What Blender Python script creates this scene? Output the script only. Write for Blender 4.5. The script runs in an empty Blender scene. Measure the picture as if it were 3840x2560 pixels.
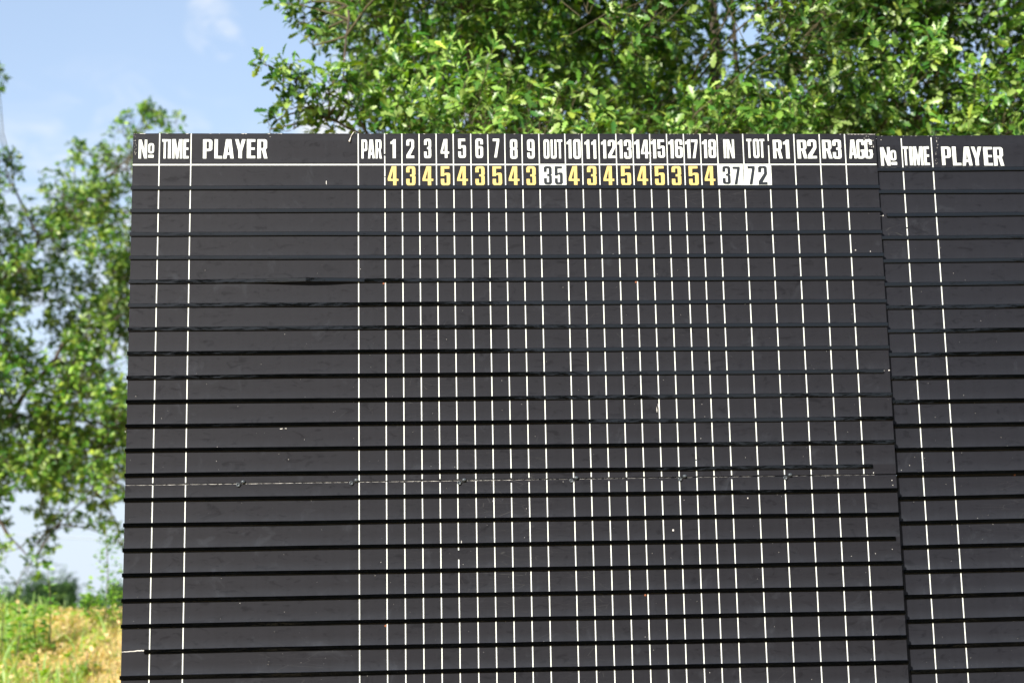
import bpy, bmesh, math, random
import numpy as np
from mathutils import Matrix, Vector, Euler

rng = np.random.default_rng(7)
random.seed(7)
SC = bpy.context.scene
COL = SC.collection

# ------------------------------------------------------------------ camera
ROT = np.array([[0.9978169160269712, -0.06318052171745969, -0.019225601835411554],
                [-0.007397513246098719, 0.1823558776558627, -0.9832047653882348],
                [0.0656252915284799, 0.9812005684669519, 0.18149040071566427]])
RAIL1 = 3.3056                      # height of the top edge of the first rail
CAM = np.array([0.99077606, -6.01725497, RAIL1 - 1.7056067])
FPX = 6250.0
cam_d = bpy.data.cameras.new('camera')
cam = bpy.data.objects.new('camera', cam_d)
COL.objects.link(cam)
m = Matrix.Identity(4)
for i in range(3):
    m[i][0] = ROT[0][i]; m[i][1] = -ROT[1][i]; m[i][2] = -ROT[2][i]; m[i][3] = CAM[i]
cam.matrix_world = m
cam_d.sensor_width = 36.0
cam_d.lens = FPX * 36.0 / 3840.0
cam_d.clip_start = 0.1
cam_d.clip_end = 2000
cam_d.dof.use_dof = True
cam_d.dof.focus_distance = 6.12
cam_d.dof.aperture_fstop = 2.3
cam_d.dof.aperture_blades = 9
SC.camera = cam

def at(px, py, Y):
    """point of the vertical plane y = Y that lies on the sight line through (px, py)"""
    d = ROT.T @ np.array([(px - 1920) / FPX, (py - 1280) / FPX, 1.0])
    return CAM + d * ((Y - CAM[1]) / d[1])

# ------------------------------------------------------------------ world, sun
SUN_EL, SUN_AZ = math.radians(26), math.radians(31)      # sun behind the camera, to the left
sdir = Vector((-math.sin(SUN_AZ) * math.cos(SUN_EL), -math.cos(SUN_AZ) * math.cos(SUN_EL), math.sin(SUN_EL)))
world = bpy.data.worlds.new('World'); SC.world = world
world.use_nodes = True
nt = world.node_tree; nt.nodes.clear()
def N(nt, typ, **kw):
    n = nt.nodes.new(typ)
    for k, v in kw.items():
        if k.startswith('i_'):
            key = k[2:]
            key = int(key) if key.isdigit() else key.replace('_', ' ')
            n.inputs[key].default_value = v
        else:
            setattr(n, k, v)
    return n
def Lk(nt, a, b): nt.links.new(a, b)
sky = N(nt, 'ShaderNodeTexSky', sky_type='NISHITA')
sky.sun_disc = False
sky.sun_elevation = SUN_EL
sky.sun_rotation = math.atan2(sdir.x, sdir.y)
sky.air_density = 1.0; sky.dust_density = 1.2; sky.ozone_density = 1.6
tc = N(nt, 'ShaderNodeTexCoord')
mp = N(nt, 'ShaderNodeMapping'); mp.inputs['Scale'].default_value = (1, 1, 2.4)
Lk(nt, tc.outputs['Generated'], mp.inputs['Vector'])
n1 = N(nt, 'ShaderNodeTexNoise', i_Scale=3.2, i_Detail=9.0, i_Roughness=0.62, i_Distortion=0.4)
Lk(nt, mp.outputs[0], n1.inputs['Vector'])
r1 = N(nt, 'ShaderNodeMapRange', i_1=0.56, i_2=0.74); r1.clamp = True
Lk(nt, n1.outputs['Fac'], r1.inputs[0])
def dirmask(px, py, rad, soft):
    d = at(px, py, 100.0) - CAM; d = d / np.linalg.norm(d)
    v = N(nt, 'ShaderNodeVectorMath', operation='DOT_PRODUCT')
    v.inputs[1].default_value = tuple(d)
    nrm = N(nt, 'ShaderNodeVectorMath', operation='NORMALIZE')
    Lk(nt, tc.outputs['Generated'], nrm.inputs[0]); Lk(nt, nrm.outputs[0], v.inputs[0])
    mr = N(nt, 'ShaderNodeMapRange', interpolation_type='SMOOTHSTEP')
    mr.inputs[1].default_value = math.cos(rad / FPX * (1 + soft)); mr.inputs[2].default_value = math.cos(rad / FPX * max(0.0, 1 - soft))
    Lk(nt, v.outputs['Value'], mr.inputs[0])
    return mr.outputs[0]
n2 = N(nt, 'ShaderNodeTexNoise', i_Scale=20.0, i_Detail=8.0, i_Roughness=0.58, i_Distortion=1.2)
Lk(nt, mp.outputs[0], n2.inputs['Vector'])
r2 = N(nt, 'ShaderNodeMapRange', i_1=0.46, i_2=0.66); Lk(nt, n2.outputs['Fac'], r2.inputs[0])
acc = None
for (px, py, rad, amt) in ((800, 110, 62, 0.8), (788, 25, 50, 0.6), (838, 160, 45, 0.8), (1550, 410, 200, 3.0), (1330, 480, 130, 3.0), (60, 800, 230, 0.45), (420, 1000, 420, 0.6), (3600, 60, 150, 0.9)):
    mk = dirmask(px, py, rad, 0.95)
    a = N(nt, 'ShaderNodeMath', operation='MULTIPLY'); Lk(nt, mk, a.inputs[0]); Lk(nt, r2.outputs[0], a.inputs[1])
    b = N(nt, 'ShaderNodeMath', operation='MULTIPLY', use_clamp=True); Lk(nt, a.outputs[0], b.inputs[0]); b.inputs[1].default_value = amt
    if acc is None: acc = b.outputs[0]
    else:
        c = N(nt, 'ShaderNodeMath', operation='MAXIMUM'); Lk(nt, acc, c.inputs[0]); Lk(nt, b.outputs[0], c.inputs[1]); acc = c.outputs[0]
# general thin cloud elsewhere and a whitening towards the horizon
sep = N(nt, 'ShaderNodeSeparateXYZ'); Lk(nt, tc.outputs['Generated'], sep.inputs[0])
hz = N(nt, 'ShaderNodeMapRange', interpolation_type='SMOOTHSTEP'); hz.inputs[1].default_value = 0.38; hz.inputs[2].default_value = 0.02
hz.inputs[3].default_value = 0.34; hz.inputs[4].default_value = 0.92
Lk(nt, sep.outputs['Z'], hz.inputs[0])
SKYWHITE = (3.3, 3.75, 4.45, 1)
CLOUDCOL = (4.2, 4.4, 4.7, 1)
mix0 = N(nt, 'ShaderNodeMix', data_type='RGBA'); Lk(nt, hz.outputs[0], mix0.inputs[0]); Lk(nt, sky.outputs[0], mix0.inputs[6]); mix0.inputs[7].default_value = SKYWHITE
g = N(nt, 'ShaderNodeMath', operation='MULTIPLY'); Lk(nt, r1.outputs[0], g.inputs[0]); g.inputs[1].default_value = 0.03
cm = N(nt, 'ShaderNodeMath', operation='MAXIMUM', use_clamp=True); Lk(nt, acc, cm.inputs[0]); Lk(nt, g.outputs[0], cm.inputs[1])
mix1 = N(nt, 'ShaderNodeMix', data_type='RGBA'); Lk(nt, cm.outputs[0], mix1.inputs[0]); Lk(nt, mix0.outputs[2], mix1.inputs[6]); mix1.inputs[7].default_value = CLOUDCOL
bg = N(nt, 'ShaderNodeBackground'); bg.inputs['Strength'].default_value = 0.132
Lk(nt, mix1.outputs[2], bg.inputs['Color'])
wo = N(nt, 'ShaderNodeOutputWorld'); Lk(nt, bg.outputs[0], wo.inputs['Surface'])

sun_d = bpy.data.lights.new('sun', 'SUN'); sun = bpy.data.objects.new('sun', sun_d); COL.objects.link(sun)
sun_d.energy = 4.6; sun_d.angle = math.radians(0.53); sun_d.color = (1.0, 0.945, 0.85)
sun.rotation_euler = sdir.to_track_quat('Z', 'Y').to_euler()
sun.location = (-8, -20, 14)

SC.view_settings.view_transform = 'Standard'; SC.view_settings.look = 'None'
SC.view_settings.exposure = 0.80; SC.view_settings.gamma = 1; SC.view_settings.use_curve_mapping = False
SC.render.engine = 'CYCLES'
SC.cycles.max_bounces = 8; SC.cycles.transparent_max_bounces = 4
SC.cycles.use_denoising = True

# ------------------------------------------------------------------ helpers
def link(name, data, parent=None, loc=None):
    o = bpy.data.objects.new(name, data); COL.objects.link(o)
    if parent is not None: o.parent = parent
    if loc is not None: o.location = loc
    return o
def thing(name, label, cat, loc=(0, 0, 0), group=None):
    o = link(name, None, None, loc); o['label'] = label; o['category'] = cat
    if group: o['group'] = group
    return o
def mesh_from(name, verts, faces, mat=None, smooth=False):
    me = bpy.data.meshes.new(name)
    me.from_pydata([tuple(v) for v in verts], [], [tuple(f) for f in faces]); me.update()
    if mat: me.materials.append(mat)
    if smooth:
        me.polygons.foreach_set('use_smooth', [True] * len(me.polygons))
    return me
def quick_mesh(name, V, F, mat, tint=None, smooth=True, mats=None, fm=None):
    """V (n,3), F list of (k,array(m,k)) ; numpy built"""
    me = bpy.data.meshes.new(name)
    me.vertices.add(len(V)); me.vertices.foreach_set('co', np.asarray(V, dtype=np.float32).ravel())
    loops = np.concatenate([f.ravel() for f in F]); tot = np.concatenate([np.full(len(f), f.shape[1]) for f in F])
    me.loops.add(len(loops)); me.loops.foreach_set('vertex_index', loops.astype(np.int32))
    start = np.concatenate([[0], np.cumsum(tot)[:-1]])
    me.polygons.add(len(tot)); me.polygons.foreach_set('loop_start', start.astype(np.int32)); me.polygons.foreach_set('loop_total', tot.astype(np.int32))
    if smooth: me.polygons.foreach_set('use_smooth', np.ones(len(tot), dtype=bool))
    me.materials.append(mat)
    if tint is not None:
        a = me.color_attributes.new('tint', 'FLOAT_COLOR', 'POINT'); a.data.foreach_set('color', np.asarray(tint, dtype=np.float32).ravel())
    me.update(calc_edges=True); me.validate()
    return me
def box_vf(x0, x1, y0, y1, z0, z1):
    v = [(x0, y0, z0), (x1, y0, z0), (x1, y1, z0), (x0, y1, z0), (x0, y0, z1), (x1, y0, z1), (x1, y1, z1), (x0, y1, z1)]
    f = [(0, 3, 2, 1), (4, 5, 6, 7), (0, 1, 5, 4), (1, 2, 6, 5), (2, 3, 7, 6), (3, 0, 4, 7)]
    return v, f
def box(name, mat, parent, *b, bevel=0):
    v, f = box_vf(*b)
    if bevel:
        bm = bmesh.new(); vs = [bm.verts.new(p) for p in v]
        for q in f: bm.faces.new([vs[i] for i in q])
        bmesh.ops.bevel(bm, geom=bm.edges[:], offset=bevel, segments=2, affect='EDGES', profile=0.5)
        me = bpy.data.meshes.new(name); bm.to_mesh(me); bm.free(); me.materials.append(mat)
        return link(name, me, parent)
    return link(name, mesh_from(name, v, f, mat), parent)
def tube_vf(pts, rad, sides=6, cap=True):
    pts = np.asarray(pts, float); n = len(pts); rad = np.broadcast_to(rad, (n,))
    tan = np.gradient(pts, axis=0); tan /= np.linalg.norm(tan, axis=1)[:, None] + 1e-9
    ref = np.array([0.31, 0.22, 0.92]) if abs(tan[0][2]) < .8 else np.array([1.0, 0.1, 0])
    V = []
    for i in range(n):
        a = np.cross(tan[i], ref); a /= np.linalg.norm(a) + 1e-9; b = np.cross(tan[i], a)
        for k in range(sides):
            t = 2 * math.pi * k / sides; V.append(pts[i] + rad[i] * (math.cos(t) * a + math.sin(t) * b))
    Fq = [(i * sides + k, i * sides + (k + 1) % sides, (i + 1) * sides + (k + 1) % sides, (i + 1) * sides + k) for i in range(n - 1) for k in range(sides)]
    return np.array(V), np.array(Fq)
def join_tubes(lst):
    V = []; F = []; o = 0
    for v, f in lst: V.append(v); F.append(f + o); o += len(v)
    return np.concatenate(V), np.concatenate(F)

# ------------------------------------------------------------------ materials
def mat(name):
    m = bpy.data.materials.new(name); m.use_nodes = True
    nt = m.node_tree; b = nt.nodes['Principled BSDF']; return m, nt, b
def ramp(nt, fac, stops):
    r = N(nt, 'ShaderNodeValToRGB'); e = r.color_ramp.elements
    while len(e) < len(stops): e.new(0.5)
    for i, (p, c) in enumerate(stops): e[i].position = p; e[i].color = (*c, 1) if len(c) == 3 else c
    Lk(nt, fac, r.inputs[0]); return r.outputs[0]

def board_material(name, base, seed, pitch):
    m, nt, b = mat(name)
    tc = N(nt, 'ShaderNodeTexCoord'); mp = N(nt, 'ShaderNodeMapping'); mp.inputs['Location'].default_value = (seed, seed * .7, 0)
    Lk(nt, tc.outputs['Object'], mp.inputs[0])
    big = N(nt, 'ShaderNodeTexNoise', i_Scale=1.6, i_Detail=4.0); Lk(nt, mp.outputs[0], big.inputs['Vector'])
    sm = N(nt, 'ShaderNodeTexNoise', i_Scale=26.0, i_Detail=5.0, i_Roughness=0.6, i_Distortion=1.4)
    mp2 = N(nt, 'ShaderNodeMapping'); mp2.inputs['Scale'].default_value = (0.55, 1, 1.25); mp2.inputs['Rotation'].default_value = (0, 0.35, 0); Lk(nt, mp.outputs[0], mp2.inputs[0]); Lk(nt, mp2.outputs[0], sm.inputs['Vector'])
    dark = N(nt, 'ShaderNodeMapRange', i_1=0.57, i_2=0.68); Lk(nt, sm.outputs['Fac'], dark.inputs[0])      # greasy smudges
    haze = N(nt, 'ShaderNodeTexNoise', i_Scale=9.0, i_Detail=6.0, i_Roughness=0.65, i_Distortion=0.8); Lk(nt, mp.outputs[0], haze.inputs['Vector'])
    hz = N(nt, 'ShaderNodeMapRange', i_1=0.60, i_2=0.80); Lk(nt, haze.outputs['Fac'], hz.inputs[0])         # dusty bloom
    # run marks: very fine vertical streaks
    mp3 = N(nt, 'ShaderNodeMapping'); mp3.inputs['Scale'].default_value = (60, 1, 1.6); Lk(nt, mp.outputs[0], mp3.inputs[0])
    st = N(nt, 'ShaderNodeTexNoise', i_Scale=1.0, i_Detail=3.0); Lk(nt, mp3.outputs[0], st.inputs['Vector'])
    # long thin scratches
    mp4 = N(nt, 'ShaderNodeMapping'); mp4.inputs['Scale'].default_value = (3.0, 1, 24.0); mp4.inputs['Rotation'].default_value = (0, 0.7, 0); Lk(nt, mp.outputs[0], mp4.inputs[0])
    sc = N(nt, 'ShaderNodeTexVoronoi', feature='DISTANCE_TO_EDGE', i_Scale=2.2); Lk(nt, mp4.outputs[0], sc.inputs['Vector'])
    scr = N(nt, 'ShaderNodeMapRange', i_1=0.008, i_2=0.0); Lk(nt, sc.outputs['Distance'], scr.inputs[0])
    gate = N(nt, 'ShaderNodeMapRange', i_1=0.58, i_2=0.66); Lk(nt, big.outputs['Fac'], gate.inputs[0])
    sg = N(nt, 'ShaderNodeMath', operation='MULTIPLY'); Lk(nt, scr.outputs[0], sg.inputs[0]); Lk(nt, gate.outputs[0], sg.inputs[1])
    c0 = tuple(base) + (1,)
    k = N(nt, 'ShaderNodeMix', data_type='RGBA'); k.inputs[6].default_value = c0; k.inputs[7].default_value = tuple(c * 0.45 for c in base) + (1,)
    d2 = N(nt, 'ShaderNodeMath', operation='MULTIPLY', i_1=0.5); Lk(nt, dark.outputs[0], d2.inputs[0]); Lk(nt, d2.outputs[0], k.inputs[0])
    k2 = N(nt, 'ShaderNodeMix', data_type='RGBA'); Lk(nt, k.outputs[2], k2.inputs[6]); k2.inputs[7].default_value = (0.028, 0.032, 0.042, 1)
    # dust lying on the board just above every rail
    sx = N(nt, 'ShaderNodeSeparateXYZ'); Lk(nt, tc.outputs['Object'], sx.inputs[0])
    dv = N(nt, 'ShaderNodeMath', operation='MULTIPLY', i_1=-1.0 / pitch); Lk(nt, sx.outputs['Z'], dv.inputs[0])
    fr = N(nt, 'ShaderNodeMath', operation='FRACT'); Lk(nt, dv.outputs[0], fr.inputs[0])
    du = N(nt, 'ShaderNodeMapRange', interpolation_type='SMOOTHSTEP', i_1=0.55, i_2=1.0); Lk(nt, fr.outputs[0], du.inputs[0])
    un = N(nt, 'ShaderNodeMapRange', i_1=-1.0 * pitch * 5, i_2=-2.0); un.inputs[3].default_value = .25; un.inputs[4].default_value = 1.0; Lk(nt, sx.outputs['Z'], un.inputs[0])
    dz_ = N(nt, 'ShaderNodeMath', operation='MULTIPLY'); Lk(nt, du.outputs[0], dz_.inputs[0]); Lk(nt, un.outputs[0], dz_.inputs[1])
    dn_ = N(nt, 'ShaderNodeMath', operation='MULTIPLY'); Lk(nt, dz_.outputs[0], dn_.inputs[0]); Lk(nt, haze.outputs['Fac'], dn_.inputs[1])
    h2 = N(nt, 'ShaderNodeMath', operation='MULTIPLY_ADD', use_clamp=True); Lk(nt, hz.outputs[0], h2.inputs[0]); h2.inputs[1].default_value = 0.5; Lk(nt, dn_.outputs[0], h2.inputs[2]); Lk(nt, h2.outputs[0], k2.inputs[0])
    k3 = N(nt, 'ShaderNodeMix', data_type='RGBA', blend_type='MULTIPLY'); k3.inputs[0].default_value = 1
    vr = N(nt, 'ShaderNodeMapRange'); vr.inputs[3].default_value = 0.86; vr.inputs[4].default_value = 1.14; Lk(nt, st.outputs['Fac'], vr.inputs[0])
    Lk(nt, k2.outputs[2], k3.inputs[6]); Lk(nt, vr.outputs[0], k3.inputs[7])
    k4 = N(nt, 'ShaderNodeMix', data_type='RGBA'); Lk(nt, k3.outputs[2], k4.inputs[6]); k4.inputs[7].default_value = (0.07, 0.07, 0.07, 1)
    s2 = N(nt, 'ShaderNodeMath', operation='MULTIPLY', i_1=0.5); Lk(nt, sg.outputs[0], s2.inputs[0]); Lk(nt, s2.outputs[0], k4.inputs[0])
    Lk(nt, k4.outputs[2], b.inputs['Base Color'])
    ro = N(nt, 'ShaderNodeMapRange'); ro.inputs[3].default_value = 0.56; ro.inputs[4].default_value = 0.66; Lk(nt, big.outputs['Fac'], ro.inputs[0])
    ra = N(nt, 'ShaderNodeMath', operation='ADD'); Lk(nt, ro.outputs[0], ra.inputs[0])
    rb = N(nt, 'ShaderNodeMath', operation='MULTIPLY', i_1=0.10); Lk(nt, hz.outputs[0], rb.inputs[0]); Lk(nt, rb.outputs[0], ra.inputs[1])
    Lk(nt, ra.outputs[0], b.inputs['Roughness'])
    fine = N(nt, 'ShaderNodeTexNoise', i_Scale=55.0, i_Detail=4.0, i_Roughness=0.6, i_Distortion=2.0); Lk(nt, mp2.outputs[0], fine.inputs['Vector'])
    fd = N(nt, 'ShaderNodeMapRange', i_1=0.60, i_2=0.72); Lk(nt, fine.outputs['Fac'], fd.inputs[0])
    dm = N(nt, 'ShaderNodeMath', operation='MAXIMUM'); Lk(nt, fd.outputs[0], dm.inputs[0]); Lk(nt, dark.outputs[0], dm.inputs[1])
    sp = N(nt, 'ShaderNodeMapRange'); sp.inputs[3].default_value = 0.175; sp.inputs[4].default_value = 0.125; Lk(nt, dm.outputs[0], sp.inputs[0])
    sp2 = N(nt, 'ShaderNodeMath', operation='MULTIPLY_ADD'); Lk(nt, hz.outputs[0], sp2.inputs[0]); sp2.inputs[1].default_value = 0.10; Lk(nt, sp.outputs[0], sp2.inputs[2])
    Lk(nt, sp2.outputs[0], b.inputs['Specular IOR Level'])
    bp = N(nt, 'ShaderNodeBump', i_Strength=0.08, i_Distance=0.01); Lk(nt, haze.outputs['Fac'], bp.inputs['Height']); Lk(nt, bp.outputs[0], b.inputs['Normal'])
    return m
M_BOARD = board_material('board_black_laminate', (0.0104, 0.0105, 0.0144), 3.1, 0.0884601)
M_BOARD2 = board_material('board_black_laminate_worn', (0.0108, 0.0114, 0.0162), 11.7, 0.0884601 * 1.011)

M_RAIL, nt, b = mat('rail_gloss_black')
tc = N(nt, 'ShaderNodeTexCoord'); mp = N(nt, 'ShaderNodeMapping'); mp.inputs['Scale'].default_value = (1, 1, 3); Lk(nt, tc.outputs['Object'], mp.inputs[0])
no = N(nt, 'ShaderNodeTexNoise', i_Scale=14.0, i_Detail=4.0); Lk(nt, mp.outputs[0], no.inputs['Vector'])
Lk(nt, ramp(nt, no.outputs['Fac'], [(0.35, (0.0008, 0.0009, 0.0011)), (0.7, (0.0016, 0.0017, 0.002))]), b.inputs['Base Color'])
rr = N(nt, 'ShaderNodeMapRange'); rr.inputs[3].default_value = 0.03; rr.inputs[4].default_value = 0.085; Lk(nt, no.outputs['Fac'], rr.inputs[0]); Lk(nt, rr.outputs[0], b.inputs['Roughness'])
bp = N(nt, 'ShaderNodeBump', i_Strength=0.05, i_Distance=0.01); Lk(nt, no.outputs['Fac'], bp.inputs['Height']); Lk(nt, bp.outputs[0], b.inputs['Normal'])

def plain(name, col, rough=0.5, var=0.12, scale=40, spec=0.5, metal=0.0):
    m, nt, b = mat(name)
    tc = N(nt, 'ShaderNodeTexCoord'); no = N(nt, 'ShaderNodeTexNoise', i_Scale=float(scale), i_Detail=5.0); Lk(nt, tc.outputs['Object'], no.inputs['Vector'])
    lo = tuple(c * (1 - var) for c in col); hi = tuple(min(1, c * (1 + var)) for c in col)
    Lk(nt, ramp(nt, no.outputs['Fac'], [(0.3, lo), (0.7, hi)]), b.inputs['Base Color'])
    b.inputs['Roughness'].default_value = rough; b.inputs['Specular IOR Level'].default_value = spec; b.inputs['Metallic'].default_value = metal
    return m
M_WHITE = plain('white_vinyl', (0.68, 0.71, 0.67), 0.42, 0.04, 30)
M_YELLOW = plain('yellow_vinyl', (0.64, 0.47, 0.15), 0.45, 0.04, 20)
M_DIGIT = plain('charcoal_vinyl', (0.016, 0.020, 0.026), 0.5, 0.1, 20, spec=0.25)
M_CHIP = plain('chipped_core', (0.52, 0.50, 0.47), 0.85, 0.35, 90)
M_RUST = plain('rusty_steel', (0.22, 0.07, 0.03), 0.8, 0.4, 200)
M_BOLT = plain('bolt_plastic', (0.05, 0.06, 0.07), 0.30, 0.2, 60)
M_HOLE = plain('drilled_hole', (0.008, 0.008, 0.009), 0.9, 0.1, 60)
M_CORD = plain('cord_fibre', (0.72, 0.66, 0.58), 0.8, 0.2, 120)
M_STEEL = plain('post_painted_steel', (0.05, 0.055, 0.06), 0.45, 0.2, 12)
M_POLE = plain('pole_timber', (0.16, 0.12, 0.09), 0.85, 0.3, 6)
M_CABLE = plain('cable_sheath', (0.36, 0.42, 0.46), 0.6, 0.1, 6)

def leaf_material(name, trans=0.38, rough=0.42, use_obj=False):
    m, nt, b = mat(name)
    at_ = N(nt, 'ShaderNodeVertexColor', layer_name='tint')
    tc = N(nt, 'ShaderNodeTexCoord'); no = N(nt, 'ShaderNodeTexNoise', i_Scale=25.0, i_Detail=2.0); Lk(nt, tc.outputs['Object'], no.inputs['Vector'])
    mr = N(nt, 'ShaderNodeMapRange'); mr.inputs[3].default_value = 0.82; mr.inputs[4].default_value = 1.18; Lk(nt, no.outputs['Fac'], mr.inputs[0])
    mx = N(nt, 'ShaderNodeMix', data_type='RGBA', blend_type='MULTIPLY'); mx.inputs[0].default_value = 1; Lk(nt, at_.outputs['Color'], mx.inputs[6]); Lk(nt, mr.outputs[0], mx.inputs[7])
    Lk(nt, mx.outputs[2], b.inputs['Base Color']); b.inputs['Roughness'].default_value = rough; b.inputs['Specular IOR Level'].default_value = 0.55
    tr = N(nt, 'ShaderNodeBsdfTranslucent')
    tm = N(nt, 'ShaderNodeMix', data_type='RGBA', blend_type='MULTIPLY'); tm.inputs[0].default_value = 1; Lk(nt, mx.outputs[2], tm.inputs[6]); tm.inputs[7].default_value = (1.4, 1.5, 0.30, 1); Lk(nt, tm.outputs[2], tr.inputs['Color'])
    ms = N(nt, 'ShaderNodeMixShader'); ms.inputs[0].default_value = trans; Lk(nt, b.outputs[0], ms.inputs[1]); Lk(nt, tr.outputs[0], ms.inputs[2])
    Lk(nt, ms.outputs[0], nt.nodes['Material Output'].inputs['Surface'])
    return m
M_LEAF = leaf_material('oak_leaf', 0.24, 0.38)
M_LEAF2 = leaf_material('hill_tree_leaf', 0.27, 0.38)
M_FAR = leaf_material('far_foliage', 0.2, 0.7)
M_WOOD = leaf_material('wood_foliage', 0.04, 0.8)
M_GRASS = leaf_material('grass_blade', 0.4, 0.55)
def bark(name, c0, c1):
    m, nt, b = mat(name)
    tc = N(nt, 'ShaderNodeTexCoord'); mp = N(nt, 'ShaderNodeMapping'); mp.inputs['Scale'].default_value = (12, 12, 2.5); Lk(nt, tc.outputs['Object'], mp.inputs[0])
    no = N(nt, 'ShaderNodeTexNoise', i_Scale=2.0, i_Detail=7.0, i_Roughness=0.7); Lk(nt, mp.outputs[0], no.inputs['Vector'])
    Lk(nt, ramp(nt, no.outputs['Fac'], [(0.3, c0), (0.7, c1)]), b.inputs['Base Color']); b.inputs['Roughness'].default_value = 0.9
    bp = N(nt, 'ShaderNodeBump', i_Strength=0.7, i_Distance=0.02); Lk(nt, no.outputs['Fac'], bp.inputs['Height']); Lk(nt, bp.outputs[0], b.inputs['Normal'])
    return m
M_BARK = bark('oak_bark', (0.045, 0.033, 0.025), (0.13, 0.10, 0.08))
M_BARK2 = bark('twig_bark', (0.06, 0.052, 0.025), (0.13, 0.105, 0.055))

# ------------------------------------------------------------------ ground
def sstep(t): t = np.clip(t, 0, 1); return t * t * (3 - 2 * t)
def ground_z(x, y):
    x = np.asarray(x, float); y = np.asarray(y, float)
    h = 1.885 * sstep((y - 1.2) / 6.6) - 0.55 * sstep((y - 8.6) / 14.0)
    left = 0.10 * sstep((-x - 0.5) / 3.0)
    return h + left * sstep((y - 2) / 5) + 0.045 * np.sin(x * 1.7 + y * .8) * np.cos(y * 1.3 - x * .4) * sstep((np.abs(y) + 1) / 4) + 0.02 * np.sin(x * 5.1) * np.sin(y * 4.3)
def axis(lo, hi, step, far):
    core = np.arange(lo, hi + 1e-6, step); out = [core]
    r = 1.25; s = step; a = []; p = hi
    while p < far: s *= r; p += s; a.append(p)
    out.append(np.array(a)); s = step; a = []; p = lo
    while p > -far: s *= r; p -= s; a.append(p)
    return np.sort(np.concatenate([np.array(a), *out]))
gx = axis(-8, 9, .2, 400); gy = axis(-4, 12, .2, 500)
X, Y = np.meshgrid(gx, gy); Z = ground_z(X, Y)
nx, ny = len(gx), len(gy)
idx = np.arange(nx * ny).reshape(ny, nx)
F = np.stack([idx[:-1, :-1], idx[:-1, 1:], idx[1:, 1:], idx[1:, :-1]], -1).reshape(-1, 4)
M_GROUND, nt, b = mat('dry_turf')
tc = N(nt, 'ShaderNodeTexCoord'); a1 = N(nt, 'ShaderNodeTexNoise', i_Scale=0.9, i_Detail=6.0, i_Roughness=0.6); a2 = N(nt, 'ShaderNodeTexNoise', i_Scale=38.0, i_Detail=6.0, i_Roughness=0.7)
Lk(nt, tc.outputs['Object'], a1.inputs['Vector']); Lk(nt, tc.outputs['Object'], a2.inputs['Vector'])
c1 = ramp(nt, a1.outputs['Fac'], [(0.38, (0.34, 0.32, 0.10)), (0.58, (0.66, 0.50, 0.26))]); c2 = ramp(nt, a2.outputs['Fac'], [(0.3, (0.45, 0.42, 0.36)), (0.7, (1.2, 1.15, 1.05))])
mx = N(nt, 'ShaderNodeMix', data_type='RGBA', blend_type='MULTIPLY'); mx.inputs[0].default_value = 1; Lk(nt, c1, mx.inputs[6]); Lk(nt, c2, mx.inputs[7]); Lk(nt, mx.outputs[2], b.inputs['Base Color'])
b.inputs['Roughness'].default_value = 0.95
bp = N(nt, 'ShaderNodeBump', i_Strength=0.6, i_Distance=0.04); Lk(nt, a2.outputs['Fac'], bp.inputs['Height']); Lk(nt, bp.outputs[0], b.inputs['Normal'])
gnd = link('ground', quick_mesh('ground', np.stack([X.ravel(), Y.ravel(), Z.ravel()], 1), [F], M_GROUND)); gnd['kind'] = 'structure'

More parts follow.
